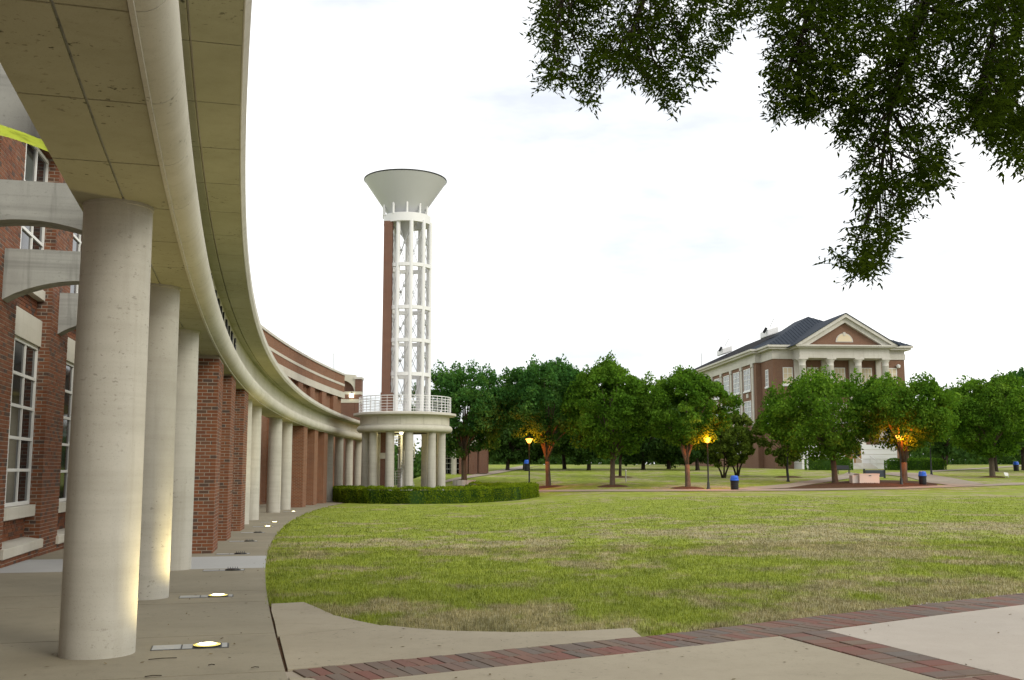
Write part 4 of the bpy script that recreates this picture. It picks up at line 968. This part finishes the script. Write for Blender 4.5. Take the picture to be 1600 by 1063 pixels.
# portico
PBk = -2.8; pY_ = 137.3
def pz(v): return float(at(1320, v, pY_)[2])
acol = [float(at(u, 600, pY_)[0]) for u in (1257, 1302, 1347, 1391)]
acol = [(x - BO[0] - g2.x * PBk) / g1.x for x in acol]
ZPf, ZPc = pz(695), pz(559)
pl, pr = acol[0] - .45, acol[-1] + .45
for a in acol:
    cx, cy, _ = Bp_(a, PBk + .45, 0)
    MB().lathe([(.62, ZPf), (.62, ZPf + .25), (.52, ZPf + .4), (.515, ZPf + 3), (.45, ZPc - 1.05), (.49, ZPc - 1.0), (.45, ZPc - .95), (.45, ZPc - .5), (.60, ZPc - .3), (.60, ZPc - .02), (.001, ZPc - .02)], (cx, cy), 24).build('portico_column', 'trim_stone', clas, True)
    bbox(a - .62, a + .62, PBk - .17, PBk + 1.07, ZPc - .2, ZPc, 'capital', 'trim_stone'); bbox(a - .35, a + .35, -.3, .05, ZPf, ZPc - .02, 'pilaster', 'trim_stone')
bbox(pl - .05, pr + .05, PBk - .05, -.001, ZPc + .001, pz(552), 'architrave', 'trim_stone'); bbox(pl, pr, PBk, -.06, pz(552), pz(543.5), 'frieze', 'trim_stone')
bbox(pl - .6, pr + .6, PBk - .65, -.1, pz(543.5), pz(541.5), 'cornice', 'trim_stone'); bbox(pl - .8, pr + .8, PBk - .85, -.9, pz(541.5), pz(539.3), 'cornice', 'trim_stone')
bbox(pl - .3, pr + .3, PBk - .3, -.002, GB - .3, ZPf, 'portico_base', 'white_paint')
for k in range(1, 5):
    z = GB + (ZPf - GB) * k / 5; bbox(pl - .33, pr + .33, PBk - .33, -.01, z - .03, z + .03, 'rustication_line', 'trim_stone')
# pediment: brick triangle, raking cornices, lunette
am = (pl + pr) / 2; ZP0, ZPA = pz(539.3), pz(490.5)
def prism(pts, b0, b1, name, mat, uv=None):
    k = len(pts); return MB().add([Bp_(a, b0, z) for a, z in pts] + [Bp_(a, b1, z) for a, z in pts], [tuple(range(k)), tuple(reversed(range(k, 2 * k)))] + [(i, k + i, k + (i + 1) % k, (i + 1) % k) for i in range(k)]).build(name, mat, clas, uv=uv)
hwid = pr + .8 - am; sl = (ZPA - ZP0) / hwid
prism([(pl + .5, ZP0 - .02), (pr - .5, ZP0 - .02), (am, ZP0 + (pr - .5 - am) * sl)], PBk, PBk + .3, 'tympanum', 'hall_brick', 'box')
for sg in (-1, 1):
    e, th = am + sg * hwid, 1.15
    P4 = [(e, ZP0 + .003), (e - sg * 1.9, ZP0 + .003), (am, ZPA - th), (am, ZPA)]
    prism(P4 if sg > 0 else P4[::-1], PBk - .5, PBk + .05, 'raking_cornice', 'trim_stone')
    P5 = [(e, ZP0 + .01), (e - sg * .75, ZP0 + .01), (am, ZPA - .48), (am, ZPA + .02)]
    prism(P5 if sg > 0 else P5[::-1], PBk - .9, PBk - .501, 'raking_cornice', 'trim_stone')
    rf = [Bp_(am, PBk - 1.0, ZPA + .1), Bp_(am + sg * (hwid + .25), PBk - 1.0, ZP0 + .1 - .25 * sl), Bp_(am + sg * (hwid + .25), 4, ZP0 + .1 - .25 * sl), Bp_(am, 10.5, ZPA + .1)]
    rf2 = [(x, y, z - .10) for x, y, z in rf]
    MB().add(rf + rf2, [(0, 1, 2, 3) if sg < 0 else (3, 2, 1, 0), (4, 5, 6, 7), (0, 4, 5, 1), (1, 5, 6, 2), (2, 6, 7, 3), (3, 7, 4, 0)]).build('gable_roof', 'roof_metal', clas)
lu = [(am + 1.02 * math.cos(PI * k / 16), pz(533) + 1.0 * math.sin(PI * k / 16)) for k in range(17)]
prism([(am + 1.2 * math.cos(PI * k / 16), pz(533) - .1 + 1.22 * math.sin(PI * k / 16)) for k in range(17)], PBk - .06, PBk + .1, 'lunette_frame', 'trim_stone'); prism(lu, PBk - .09, PBk - .05, 'lunette', 'blind')
bbox(am - .16, am + .16, PBk - .14, PBk, pz(524), pz(518.5), 'keystone', 'trim_stone')
# hip roofs with standing seams
def roof_plane(pts, name, mat, seam=None, inset=0):
    o_ = MB(); p = [Vector(Bp_(*q)) for q in pts]; n_ = (p[1] - p[0]).cross(p[2] - p[0]).normalized()
    if n_.z < 0: n_ = -n_; p = p[::-1]
    k = len(p); r = o_.add([tuple(q) for q in p] + [tuple(q - n_ * .12) for q in p], [tuple(range(k)), tuple(reversed(range(k, 2 * k)))] + [(i, k + i, k + (i + 1) % k, (i + 1) % k) for i in range(k)]).build(name, mat, clas)
    return r, n_
ac, RZ_, rb = AW / 2, bz(494, 1265, 151), 11.0
e0, e1_ = -.95, AW + .95; ez = ZC
front, nf = roof_plane([(e0, -.95, ez), (e1_, -.95, ez), (ac, rb, RZ_)], 'front_roof', 'roof_metal')
roof_plane([(e0, -.95, ez), (ac, rb, RZ_), (ac, rb + 6, RZ_), (e0, 7, ez)], 'side_roof', 'roof_metal'); roof_plane([(e1_, -.95, ez), (ac, rb, RZ_), (ac, rb + 6, RZ_), (e1_, 7, ez)], 'side_roof', 'roof_metal')
roof_plane([(-1.75, 4.3, ez - .02), (ac, rb + 3, RZ_ - .5), (ac, 42, RZ_ - .5), (-1.75, 52, ez - .02)], 'wing_roof', 'roof_shingle'); roof_plane([(AW + .8, 4.3, ez - .02), (ac, rb + 3, RZ_ - .5), (ac, 42, RZ_ - .5), (AW + .8, 52, ez - .02)], 'wing_roof', 'roof_shingle')
roof_plane([(-1.75, 52, ez - .02), (AW + .8, 52, ez - .02), (ac, 42, RZ_ - .5)], 'wing_roof', 'roof_shingle'); roof_plane([(-1.75, 4.3, ez - .02), (ac, rb + 3, RZ_ - .5), (AW + .8, 4.3, ez - .02)], 'wing_roof', 'roof_metal')
for k in range(1, 34):
    a = e0 + (e1_ - e0) * k / 34; f = (a - e0) / (ac - e0) if a < ac else (e1_ - a) / (e1_ - ac)
    p = Vector(Bp_(a, -.95, ez)); q = Vector(Bp_(a, -.95 + (rb + .95) * f, ez + (RZ_ - ez) * f))
    MB().tube([p + Vector((0, 0, .03)), q + Vector((0, 0, .03))], .045, 4).build('roof_seam', 'roof_metal', clas)
for b, hgt in ((9.5, 3.0), (33, 3.0)):                # white rooftop equipment on the side slope
    f = .42; a = -1.75 + (ac + 1.75) * f; z = ez + (RZ_ - .5 - ez) * f
    ru = MB().obox(Bp_(a - .9, b - 1.6, z + .1), g1 * 1.7 + Vector((0, 0, .55)), g2 * 3.4, (0, 0, 1.0)).build('roof_unit', 'white_paint', clas, bevel=.15)
    MB().tube([Bp_(a - 1.3, b - 1.2, z + .7), Bp_(a - 1.0, b - 1.6, z + 1.35)], .2, 8).build('vent', 'dark_metal', ru)
    MB().tube([Bp_(a - .3, b - 1.2, z + 1.6), Bp_(a + 1.2, b + 1.5, z + 3.2)], .07, 5).build('antenna', 'grey_paint', ru)
# door, steps and rails
da = (float(at(1333.5, 710, pY_)[0]) - BO[0] - g2.x * PBk) / g1.x; zd = pz(724); bf = PBk - .33
bbox(da - 1.25, da + 1.25, bf - .08, bf, zd, pz(694), 'door_frame', 'white_paint')
for sg in (-1, 1):
    dr = bbox(da + sg * .58 - .5, da + sg * .58 + .5, bf - .12, bf - .081, zd + .03, pz(696.5), 'door', 'wood_door')
    bbox(da + sg * .58 - .3, da + sg * .58 + .3, bf - .135, bf - .121, zd + .9, pz(698), 'pane', 'glass', dr); bbox(da + sg * .14 - .03, da + sg * .14 + .03, bf - .2, bf - .121, zd + .95, zd + 1.2, 'handle', 'dark_metal', dr)
ns = 7
for k in range(ns):
    z1 = GB + (zd - GB) * (k + 1) / ns; bbox(da - 2.2, da + 2.2, bf - .3 - (ns - k) * .32, bf - .15 if k == ns - 1 else bf - .3 - (ns - k - 1) * .32, GB - .4, z1, 'step', 'trim_stone')
for a in (-2.15, .25, 2.15):
    for k in range(ns + 1):
        b = bf - .35 - (ns - k) * .30; z = GB + (zd - GB) * k / ns; MB().tube([Bp_(da + a, b, z), Bp_(da + a, b, z + 1.0)], .025, 5).build('rail_post', 'white_paint', clas)
    MB().tube([Bp_(da + a, bf - .35 - ns * .30, GB + 1.0), Bp_(da + a, bf - .3, zd + 1.0)], .04, 6).build('handrail', 'white_paint', clas)
for k in range(9): MB().tube([Bp_(da + 2.3 + k * .22, bf - .5, zd), Bp_(da + 2.3 + k * .22, bf - .5, zd + 1.0)], .025, 5).build('rail_post', 'white_paint', clas)
MB().tube([Bp_(da + 2.2, bf - .5, zd + 1.0), Bp_(da + 4.2, bf - .5, zd + 1.0)], .04, 6).build('handrail', 'white_paint', clas)
MB().lathe([(.001, ZB - 1.2), (.25, ZB - 1.1), (.3, ZB - .8), (.001, ZB - .6)], Bp_(AW - 1.0, -.3, 0)[:2], 10).build('wall_camera', 'white_paint', clas)
MB().tube([at(1096, 572, 190), at(1096, 552, 190)], .06, 5).build('flagpole', 'steel_rod', clas)
def plan(u, v, Y): p = at(u, v, Y); return (p[0], p[1])
hedge('hedge', [plan(1262, 735, 127), plan(1290, 735, 126.5), plan(1326, 735, 127)], 1.8, 1.55, 'rounded clipped hedge left of the entrance steps', seed=8, dens=130, leaf=.16, mat='leaf_green', group='hedges at the entrance')
hedge('hedge', [plan(1388, 735, 127), plan(1430, 735, 127), plan(1470, 735, 128.5)], 1.8, 1.35, 'clipped hedge right of the entrance steps', seed=9, dens=130, leaf=.16, mat='leaf_green', group='hedges at the entrance')

# far wood closing the horizon
rgw = np.random.default_rng(77); CW = []
for k in range(330):
    yw = rgw.uniform(215, 300); xw = yw * rgw.uniform(-.13, .62); hh = rgw.uniform(7, 13); zw = float(T(xw, yw)) - .5; n = 150
    q = rgw.normal(size=(n, 3)); q /= np.linalg.norm(q, axis=1)[:, None]; q *= (rgw.random(n) ** .4)[:, None]; CW.append(np.array([xw, yw, zw + hh * .40]) + q * np.array([5.0, 5.0, hh * .58]))
CW = np.concatenate(CW); VW = leaf_quads(CW, 1.1, rgw, .4, .7); ow = put('wood', fast_mesh('wood', VW, faces4=quads(VW)), 'leaf_far'); tag(ow, 'dark band of distant woodland along the horizon', 'woodland', kind='stuff')

# ================================================================== LAMPS, BINS, SIGNS
def street_lamp(u, v, head_v, label, glow, power, lean=0, base=None):
    b = gp(u, v) if base is None else np.array(base); h = float(at(u, head_v, b[1])[2] - b[2]); x, y, z = b
    root = thing('street_lamp', label, 'street lamp', b, 'street lamps by the path'); c = (x, y)
    MB().lathe([(.16, z - .05), (.16, z + .08), (.11, z + .14), (.10, z + .5), (.065, z + .6), (.055, z + h - .35), (.09, z + h - .30), (.09, z + h - .22), (.001, z + h - .22)], c, 14).build('post', 'lamp_metal', root, True)
    MB().lathe([(.07, z + h - .26), (.13, z + h - .23), (.30, z + h + .10), (.30, z + h + .13)], c, 18).build('glass_shade', glow, root, True)
    MB().lathe([(.31, z + h + .12), (.32, z + h + .15), (.18, z + h + .24), (.04, z + h + .29), (.03, z + h + .36), (.001, z + h + .38)], c, 18).build('cap', 'lamp_metal', root, True)
    for k in range(4):
        a = PI / 4 + PI / 2 * k; MB().tube([(x + .11 * math.cos(a), y + .11 * math.sin(a), z + h - .2), (x + .31 * math.cos(a), y + .31 * math.sin(a), z + h + .13)], .010, 5).build('shade_rib', 'lamp_metal', root)
    if power:
        li = bpy.data.lights.new('sodium_lamp', 'POINT'); li.energy = power; li.color = (1.0, .21, .010); li.shadow_soft_size = .25
        lo = bpy.data.objects.new('sodium_lamp', li); COL.objects.link(lo); lo.location = (x, y - .02, z + h - .02); lo.location.y -= .42; attach(lo, root)
    return root
street_lamp(827, 764, 688, 'lit orange street lamp rising behind the right end of the curved hedge', 'sodium_glow', 420)
street_lamp(1107, 764.5, 687, 'lit orange street lamp in the middle, beside the blue lidded bin', 'sodium_glow', 520)
street_lamp(1408.5, 758, 683, 'brightest orange street lamp right of the white box', 'sodium_glow', 420)
street_lamp(1231.5, 753, 681, 'distant pale lamp under the small dark tree left of the portico', 'pale_sodium_glow', 120)
street_lamp(1455.5, 742, 672, 'distant pale lamp at the end of the right hand hedge', 'pale_sodium_glow', 120)
def bin_(u, v, label, base=None, h=1.10):
    b = gp(u, v) if base is None else np.array(base); x, y, z = b; root = thing('litter_bin', label, 'litter bin', b, 'blue lidded litter bins')
    MB().lathe([(.27, z), (.285, z + .04), (.30, z + h * .5), (.31, z + h * .60), (.325, z + h * .61), (.325, z + h * .66), (.001, z + h * .66)], (x, y), 24).build('barrel', 'black_plastic', root, True)
    lid = MB().lathe([(.33, z + h * .655), (.335, z + h * .70), (.31, z + h * .74), (.285, z + h * .92), (.24, z + h * .985), (.12, z + h * 1.0), (.001, z + h * 1.0)], (x, y), 24).build('lid', 'blue_plastic', root, True)
    MB().box(x - .14, x + .14, y - .315, y - .26, z + h * .76, z + h * .88).build('flap', 'blue_plastic', lid, bevel=.01)
    for k in range(3): MB().lathe([(.292 + .007 * k, z + .16 + .15 * k), (.304 + .007 * k, z + .17 + .15 * k), (.294 + .007 * k, z + .19 + .15 * k)], (x, y), 24).build('hoop', 'black_plastic', root)
bin_(1148, 766, 'blue lidded black bin on the lawn path near the middle lamp')
bin_(1442, 758, 'blue lidded black bin at the path corner right of the brightest lamp', h=1.12)
p = ray(1587.5, 727); bin_(0, 0, 'blue lidded black bin far off at the right edge', base=(p[0] / p[1] * 122, 122, float(T(p[0] / p[1] * 122, 122))))
p = ray(823, 727); Yb = 122; bin_(0, 0, 'small distant blue lidded bin by the far path behind the tower', base=(p[0] / p[1] * Yb, Yb, float(T(p[0] / p[1] * Yb, Yb))), h=1.3)
# white utility box
b = gp(1359, 756.5); r_ = FPX / b[1]; wb, hb = 31 / r_, 15.5 / r_
root = thing('utility_box', 'low white utility box on the mulch before the entrance', 'utility box', b)
MB().box(b[0] - wb / 2, b[0] + wb / 2, b[1], b[1] + 1.3, b[2] - .05, b[2] + hb).build('body', 'off_white_box', root, bevel=.02)
MB().box(b[0] - wb / 2 - .02, b[0] + wb / 2 + .02, b[1] - .025, b[1] + 1.32, b[2] + hb * .90, b[2] + hb + .02).build('lid', 'off_white_box', root, bevel=.02)
MB().box(b[0] - .06, b[0] + .14, b[1] - .045, b[1] - .026, b[2] + hb * .80, b[2] + hb * .86).build('handle', 'dark_metal', root)
for k in range(11): MB().box(b[0] - wb * .35 + k * wb * .07, b[0] - wb * .35 + k * wb * .07 + .04 + .02 * (k % 3), b[1] - .004, b[1] + .01, b[2] + .07, b[2] + .11).build('vent_slot', 'dark_metal', root)
MB().box(b[0] - wb / 2 - .5, b[0] - wb / 2 - .03, b[1] + .25, b[1] + 1.1, b[2] - .05, b[2] + hb * .86).build('side_cabinet', 'off_white_box', root, bevel=.02)
b = gp(1367, 747.5); r_ = FPX / b[1]
root = thing('notice_board', 'low dark slate sign panel behind the white utility box', 'sign', b)
MB().box(b[0] - 14 / r_, b[0] + 14.5 / r_, b[1], b[1] + .12, b[2] + .12, b[2] + 12.5 / r_).build('panel', 'slate_panel', root, bevel=.02)
for dx in (-16, 15.5): MB().box(b[0] + dx / r_ - .07, b[0] + dx / r_ + .07, b[1] - .03, b[1] + .15, b[2] - .1, b[2] + (14.5 if dx < 0 else 12.8) / r_).build('post', 'dark_metal', root)
b = gp(1574, 747); r_ = FPX / b[1]; root = thing('yard_sign', 'small tilted white sign on the grass at the right', 'sign', b)
MB().obox((b[0] - .22, b[1], b[2] + .22), (.42, .06, -.06), (0, .02, .0), (-.06, .05, .32)).build('board', 'white_paint', root)
for dx in (-.14, .14): MB().tube([(b[0] + dx, b[1] + .04, b[2] - .05), (b[0] + dx, b[1] + .05, b[2] + .3)], .012, 5).build('stake', 'steel_rod', root)
b = gp(978, 753); root = thing('marker_post', 'thin white marker post beside the young tree', 'post', b)
MB().tube([(b[0], b[1], b[2] - .05), (b[0], b[1], b[2] + .95)], .05, 8).build('post', 'grey_paint', root); MB().lathe([(.07, b[2] + .95), (.05, b[2] + 1.02), (.001, b[2] + 1.04)], (b[0], b[1]), 10).build('cap', 'white_paint', root)
b = gp(1318, 741); root = thing('bench', 'dark park bench at the edge of the left entrance hedge', 'bench', b)
MB().box(b[0] - .7, b[0] + .7, b[1] - .2, b[1] + .25, b[2] + .42, b[2] + .47).build('seat', 'dark_metal', root); MB().obox((b[0] - .7, b[1] + .22, b[2] + .5), (1.4, 0, 0), (0, .04, 0), (0, .12, .42)).build('backrest', 'dark_metal', root)
for dx in (-.62, .62):
    for dy in (-.17, .2): MB().box(b[0] + dx - .03, b[0] + dx + .03, b[1] + dy - .03, b[1] + dy + .03, b[2] - .02, b[2] + .42).build('leg', 'dark_metal', root)
# planter ring round the first tree
b = (-4.2, 92, float(T(-4.2, 92))); root = thing('tree_planter', 'low round stone planter curb at the foot of the tree right of the tower', 'planter', b)
for k in range(14):
    a0, a1 = 2 * PI * k / 14 + .02, 2 * PI * (k + 1) / 14 - .02
    MB().lathe([(.82, b[2] - .05), (1.02, b[2] - .05), (1.02, b[2] + .42), (.82, b[2] + .42), (.82, b[2] - .05)], b[:2], 4, a0, a1).build('curb_block', 'planter_stone', root)

# ================================================================== FAR BRICK WING RIGHT OF THE TOWER
wing = thing('brick_wing', 'brick building wing with window grid and one white column seen past the tower', 'building', (-8, 112, 1))
wY = 110.0
def wbx(u0, u1, v0, v1, y0, y1, name, mat, parent=None):
    a, b_ = at(u0, v1, wY), at(u1, v0, wY)
    return MB().box(a[0], b_[0], wY + y0, wY + y1, a[2], b_[2]).build(name, mat, parent or wing, uv='box' if 'brick' in mat else None)
wbx(660, 762, 690, 752, 3.2, 4, 'wall', 'tower_brick')
gw = wbx(694, 717, 700, 742, 2.9, 3.15, 'window', 'glass')
for u in (696, 701, 706, 711, 716): wbx(u - .4, u + .4, 700, 742, 2.8, 2.89, 'mullion', 'window_frame', gw)
for v in (708, 716, 724, 733): wbx(694, 717, v - .5, v + .5, 2.75, 2.79, 'glazing_bar', 'window_frame', gw)
for u0, u1, vb in ((717, 731, 742), (732.5, 746, 738), (748.5, 761, 736)): wbx(u0, u1, 690, vb + 4, 0, 1.6, 'brick_pier', 'tower_brick')
cx = at(709, 740, wY); MB().lathe([(.29, cx[2] - .6), (.28, at(709, 697, wY)[2])], (cx[0], wY + .2), 16).build('column', 'column_concrete', wing, True)
wbx(660, 763, 680, 697, -.4, 4.1, 'fascia', 'moulding_concrete')

# ================================================================== OVERHANGING TREE IN THE FOREGROUND
def inside(poly, x, y):
    c = np.zeros(len(x), bool); n = len(poly)
    for i in range(n):
        x1, y1 = poly[i]; x2, y2 = poly[(i + 1) % n]
        k = ((y1 > y) != (y2 > y)) & (x < (x2 - x1) * (y - y1) / (y2 - y1 + 1e-9) + x1); c ^= k
    return c
MA = [(850, -60), (838, 20), (838, 60), (842, 130), (860, 150), (880, 132), (898, 130), (915, 166), (930, 158), (940, 108), (960, 100), (985, 134), (1008, 128), (1040, 172), (1058, 156), (1072, 128), (1096, 142), (1106, 100), (1134, 62), (1154, 24), (1154, -60)]
MBp = [(1185, -60), (1192, 40), (1200, 100), (1205, 190), (1228, 180), (1250, 172), (1295, 205), (1325, 225), (1355, 215), (1380, 165), (1420, 180), (1455, 150), (1490, 190), (1505, 205), (1540, 200), (1580, 215), (1640, 240), (1640, -60)]
MC = [(1335, 200), (1330, 240), (1343, 275), (1346, 320), (1334, 360), (1322, 392), (1294, 400), (1306, 416), (1345, 426), (1374, 420), (1388, 380), (1396, 345), (1432, 348), (1424, 285), (1450, 305), (1478, 285), (1490, 225), (1492, 190)]
MD = [(1535, 150), (1540, 205), (1562, 240), (1590, 262), (1640, 266), (1640, 150)]
ME = [(1130, -60), (1140, 24), (1158, 48), (1180, 40), (1190, -60)]
rg = np.random.default_rng(21)
TRK = Vector((9.4, 8.6, 0))
def sample(poly, n, gate=.0):
    P_ = np.array(poly); out = np.zeros((0, 2))
    while len(out) < n:
        q = rg.random((n * 2, 2)) * (P_.max(0) - P_.min(0)) + P_.min(0); q = q[inside(poly, q[:, 0], q[:, 1])]
        f = np.sin(q[:, 0] * .043 + 1.3 * np.sin(q[:, 1] * .031)) * np.sin(q[:, 1] * .051 + 1.7 * np.sin(q[:, 0] * .027 + 1)) + .5 * np.sin(q[:, 0] * .11 + q[:, 1] * .07)
        q = q[f + rg.normal(size=len(q)) * .25 > gate]; out = np.concatenate([out, q])
    return out[:n]
S = [(sample(MA, 1350, -.62), 9.3), (sample(MBp, 2900, -.55), 9.0), (sample(MC, 500, -.25), 8.6), (sample(MD, 230, -.4), 8.4), (sample(ME, 120, -.1), 9.6)]
stems, leafC, leafD, leafS = [], [], [], []
for pts, dep in S:
    for u, v in pts:
        Yd = dep + rg.normal() * .75 + (u - 1200) * -.0012
        stems.append(Vector(at(u, v, Yd)))
# crown carries on above and to the right of the view
for k in range(520): stems.append(Vector((rg.uniform(.5, 12.5), rg.uniform(6.5, 13), rg.uniform(7.0, 11.0))))
for p in stems:
    # pinnate spray: short twig, paired pointed leaflets
    d = Vector((rg.normal() * .7, rg.normal() * .7, -.35 + rg.normal() * .45)).normalized(); Lg = .20 + .14 * rg.random(); nl = 5 + int(rg.random() * 3); sd = d.cross(Vector((0, 0, 1))).normalized()
    p0 = p - d * Lg * .5
    for j in range(nl):
        for sg in (-1, 1):
            base = p0 + d * (Lg * (j + .5) / nl); dd = (d * .55 + sd * sg * .75 + Vector((rg.normal(), rg.normal(), rg.normal() - .9)) * .28).normalized()
            leafC.append(base); leafD.append(dd); leafS.append(.048 + .024 * rg.random())
    leafC.append(p0 + d * Lg); leafD.append(d); leafS.append(.062)
C = np.array([tuple(x) for x in leafC]); D = np.array([tuple(x) for x in leafD]); Sz = np.array(leafS)[:, None]
E_ = np.cross(D, rg.normal(size=D.shape) * .5 + np.array([0, 0, 1.])); E_ /= np.linalg.norm(E_, axis=1)[:, None]; N_ = np.cross(D, E_)
wv = Sz * .17
V = np.stack([C, C + D * Sz * .35 + E_ * wv, C + D * Sz + N_ * Sz * -.06, C + D * Sz * .35 - E_ * wv], 1).reshape(-1, 3)
oak = thing('overhanging_tree', 'dark leafy tree overhanging the view from the upper right', 'tree', (TRK.x, TRK.y, 0))
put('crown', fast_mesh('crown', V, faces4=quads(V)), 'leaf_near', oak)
mb = MB(); mb.tube([(TRK.x, TRK.y, -.2), (TRK.x, TRK.y, .3), (TRK.x - .1, TRK.y, 2.5), (TRK.x - .2, TRK.y + .1, 5.2), (TRK.x - .3, TRK.y + .2, 9.0)], [.48, .36, .31, .27, .12], 14)
LIMBS = [[(9.2, 8.6, 5.0), (7.2, 9.0, 7.3), (4.6, 9.3, 8.0), (2.2, 9.4, 7.4), (1.5, 9.35, 6.6), (1.2, 9.3, 5.9), (1.05, 9.3, 5.4)], [(9.2, 8.6, 4.4), (7.4, 8.9, 6.5), (5.6, 9.0, 7.2), (4.4, 8.9, 6.6), (3.75, 8.8, 5.9), (3.4, 8.7, 5.1), (3.22, 8.65, 4.5), (3.12, 8.6, 4.0), (2.9, 8.6, 3.55)],
         [(9.2, 8.7, 4.0), (7.3, 8.5, 6.0), (5.8, 8.4, 6.3), (4.9, 8.4, 5.6), (4.6, 8.4, 5.0)], [(9.1, 8.7, 6.2), (6.6, 10.2, 8.6), (4, 11, 9.2)], [(9.1, 8.7, 6.5), (8.5, 10.5, 8.6), (7.0, 12, 9.4)],
         [(4.6, 9.3, 8.0), (2.4, 9.4, 7.5), (.9, 9.4, 6.7), (.5, 9.35, 6.1), (.38, 9.3, 5.6)], [(5.6, 9.0, 7.2), (3.6, 9.1, 6.9), (2.9, 9.05, 6.2), (2.6, 9.0, 5.5), (2.45, 9.0, 5.0)], [(5.6, 9.0, 7.2), (4.7, 8.8, 6.5), (4.3, 8.7, 5.7), (4.1, 8.7, 5.0)]]
mb_tw = MB(); allp = []
for l in LIMBS:
    P_ = np.array(l); f = np.linspace(0, len(l) - 1, 24); Q = []
    PP = np.vstack([2 * P_[0] - P_[1], P_, 2 * P_[-1] - P_[-2]])
    for x in f:
        i = min(int(x), len(l) - 2); tt = x - i; p0_, p1_, p2_, p3_ = PP[i:i + 4]
        Q.append(Vector(.5 * (2 * p1_ + (p2_ - p0_) * tt + (2 * p0_ - 5 * p1_ + 4 * p2_ - p3_) * tt ** 2 + (3 * p1_ - p0_ - 3 * p2_ + p3_) * tt ** 3)))
    mb.tube(Q, [.15 * (1 - i / 23) ** 2.2 + .008 for i in range(24)], 8); allp += Q[5:]
ap = np.array([tuple(q) for q in allp])
sub = []
for i, p in enumerate(stems):
    if i % 5 == 0: sub.append(p)
for p in sub:                                   # secondary branches reach from the limbs to the sprays
    pv_ = np.array(tuple(p)); d2 = ((ap - pv_) ** 2).sum(1) - 1.0 * np.clip(ap[:, 2] - pv_[2], 0, 1.5); q = allp[int(d2.argmin())]; m_ = q.lerp(p, .5) + Vector((rg.normal() * .06, rg.normal() * .06, .12 * (p - q).length))
    if (p - q).length < .85:
        c_ = q.lerp(m_, .5).lerp(m_.lerp(p, .5), .5); mb_tw.tube([q, q.lerp(m_, .55), c_, m_.lerp(p, .45), p], [.009, .007, .006, .004, .002], 5)
mb.build('trunk', 'dark_bark', oak, 'all'); tw_ = mb_tw.build('twigs', 'dark_bark', oak, 'all'); tw_['kind'] = 'stuff'

# ================================================================== SMALL LITTER ON THE WALK
rl = random.Random(5)
for k, (u, v, l) in enumerate(((252, 1033, .22), (238, 1060, .12), (330, 1042, .05), (398, 1046, .06))):
    b = gp(u, v); a = rl.uniform(.2, .7); z = .014
    o = MB().tube([(b[0] - l / 2, b[1] - .05 * l, z), (b[0], b[1] + .1 * l, z + .006), (b[0] + l / 2, b[1] + .35 * l, z)], .004, 5).build('twig', 'dark_bark'); tag(o, ['curved dry twig on the walkway left of the nearest glowing uplight', 'small dry twig at the bottom edge of the walkway', 'tiny twig just below the nearest glowing uplight', 'tiny twig near the plaza joint at the lower left'][k], 'twig', 'twigs on the pavement')
# fallen leaves scattered over the pavement
rf_ = np.random.default_rng(91); n = 420
xf = rf_.uniform(-5, 9, n * 3); yf = rf_.uniform(6, 26, n * 3); kf = paved(xf, yf) & (RR - np.hypot(xf - CX, yf - CY) > -2.6); xf, yf = xf[kf][:n], yf[kf][:n]
Cf = np.stack([xf, yf, np.full(len(xf), .0)], 1); Cf[:, 2] = np.where(RR - np.hypot(xf - CX, yf - CY) < 1.6, T(xf, yf), 0) + .016
af = rf_.random(len(xf)) * 2 * PI; df = np.stack([np.cos(af), np.sin(af), rf_.normal(size=len(xf)) * .12], 1); ef = np.stack([-np.sin(af), np.cos(af), rf_.normal(size=len(xf)) * .2], 1); sf = rf_.uniform(.010, .028, len(xf))[:, None]
Vf = np.stack([Cf - df * sf, Cf + ef * sf * .45, Cf + df * sf, Cf - ef * sf * .45], 1).reshape(-1, 3)
t = NT('dry_leaf', .9, .1); g = t.n('ShaderNodeNewGeometry'); t.col(t.ramp(g.outputs['Random Per Island'], [(0, (.05, .03, .014)), (.5, (.10, .07, .03)), (1, (.17, .13, .06))]))
tag(put('leaf_litter', fast_mesh('leaf_litter', Vf, faces4=quads(Vf)), 'dry_leaf'), 'scattered tiny dry leaves on the pavement', 'leaf litter', kind='stuff')
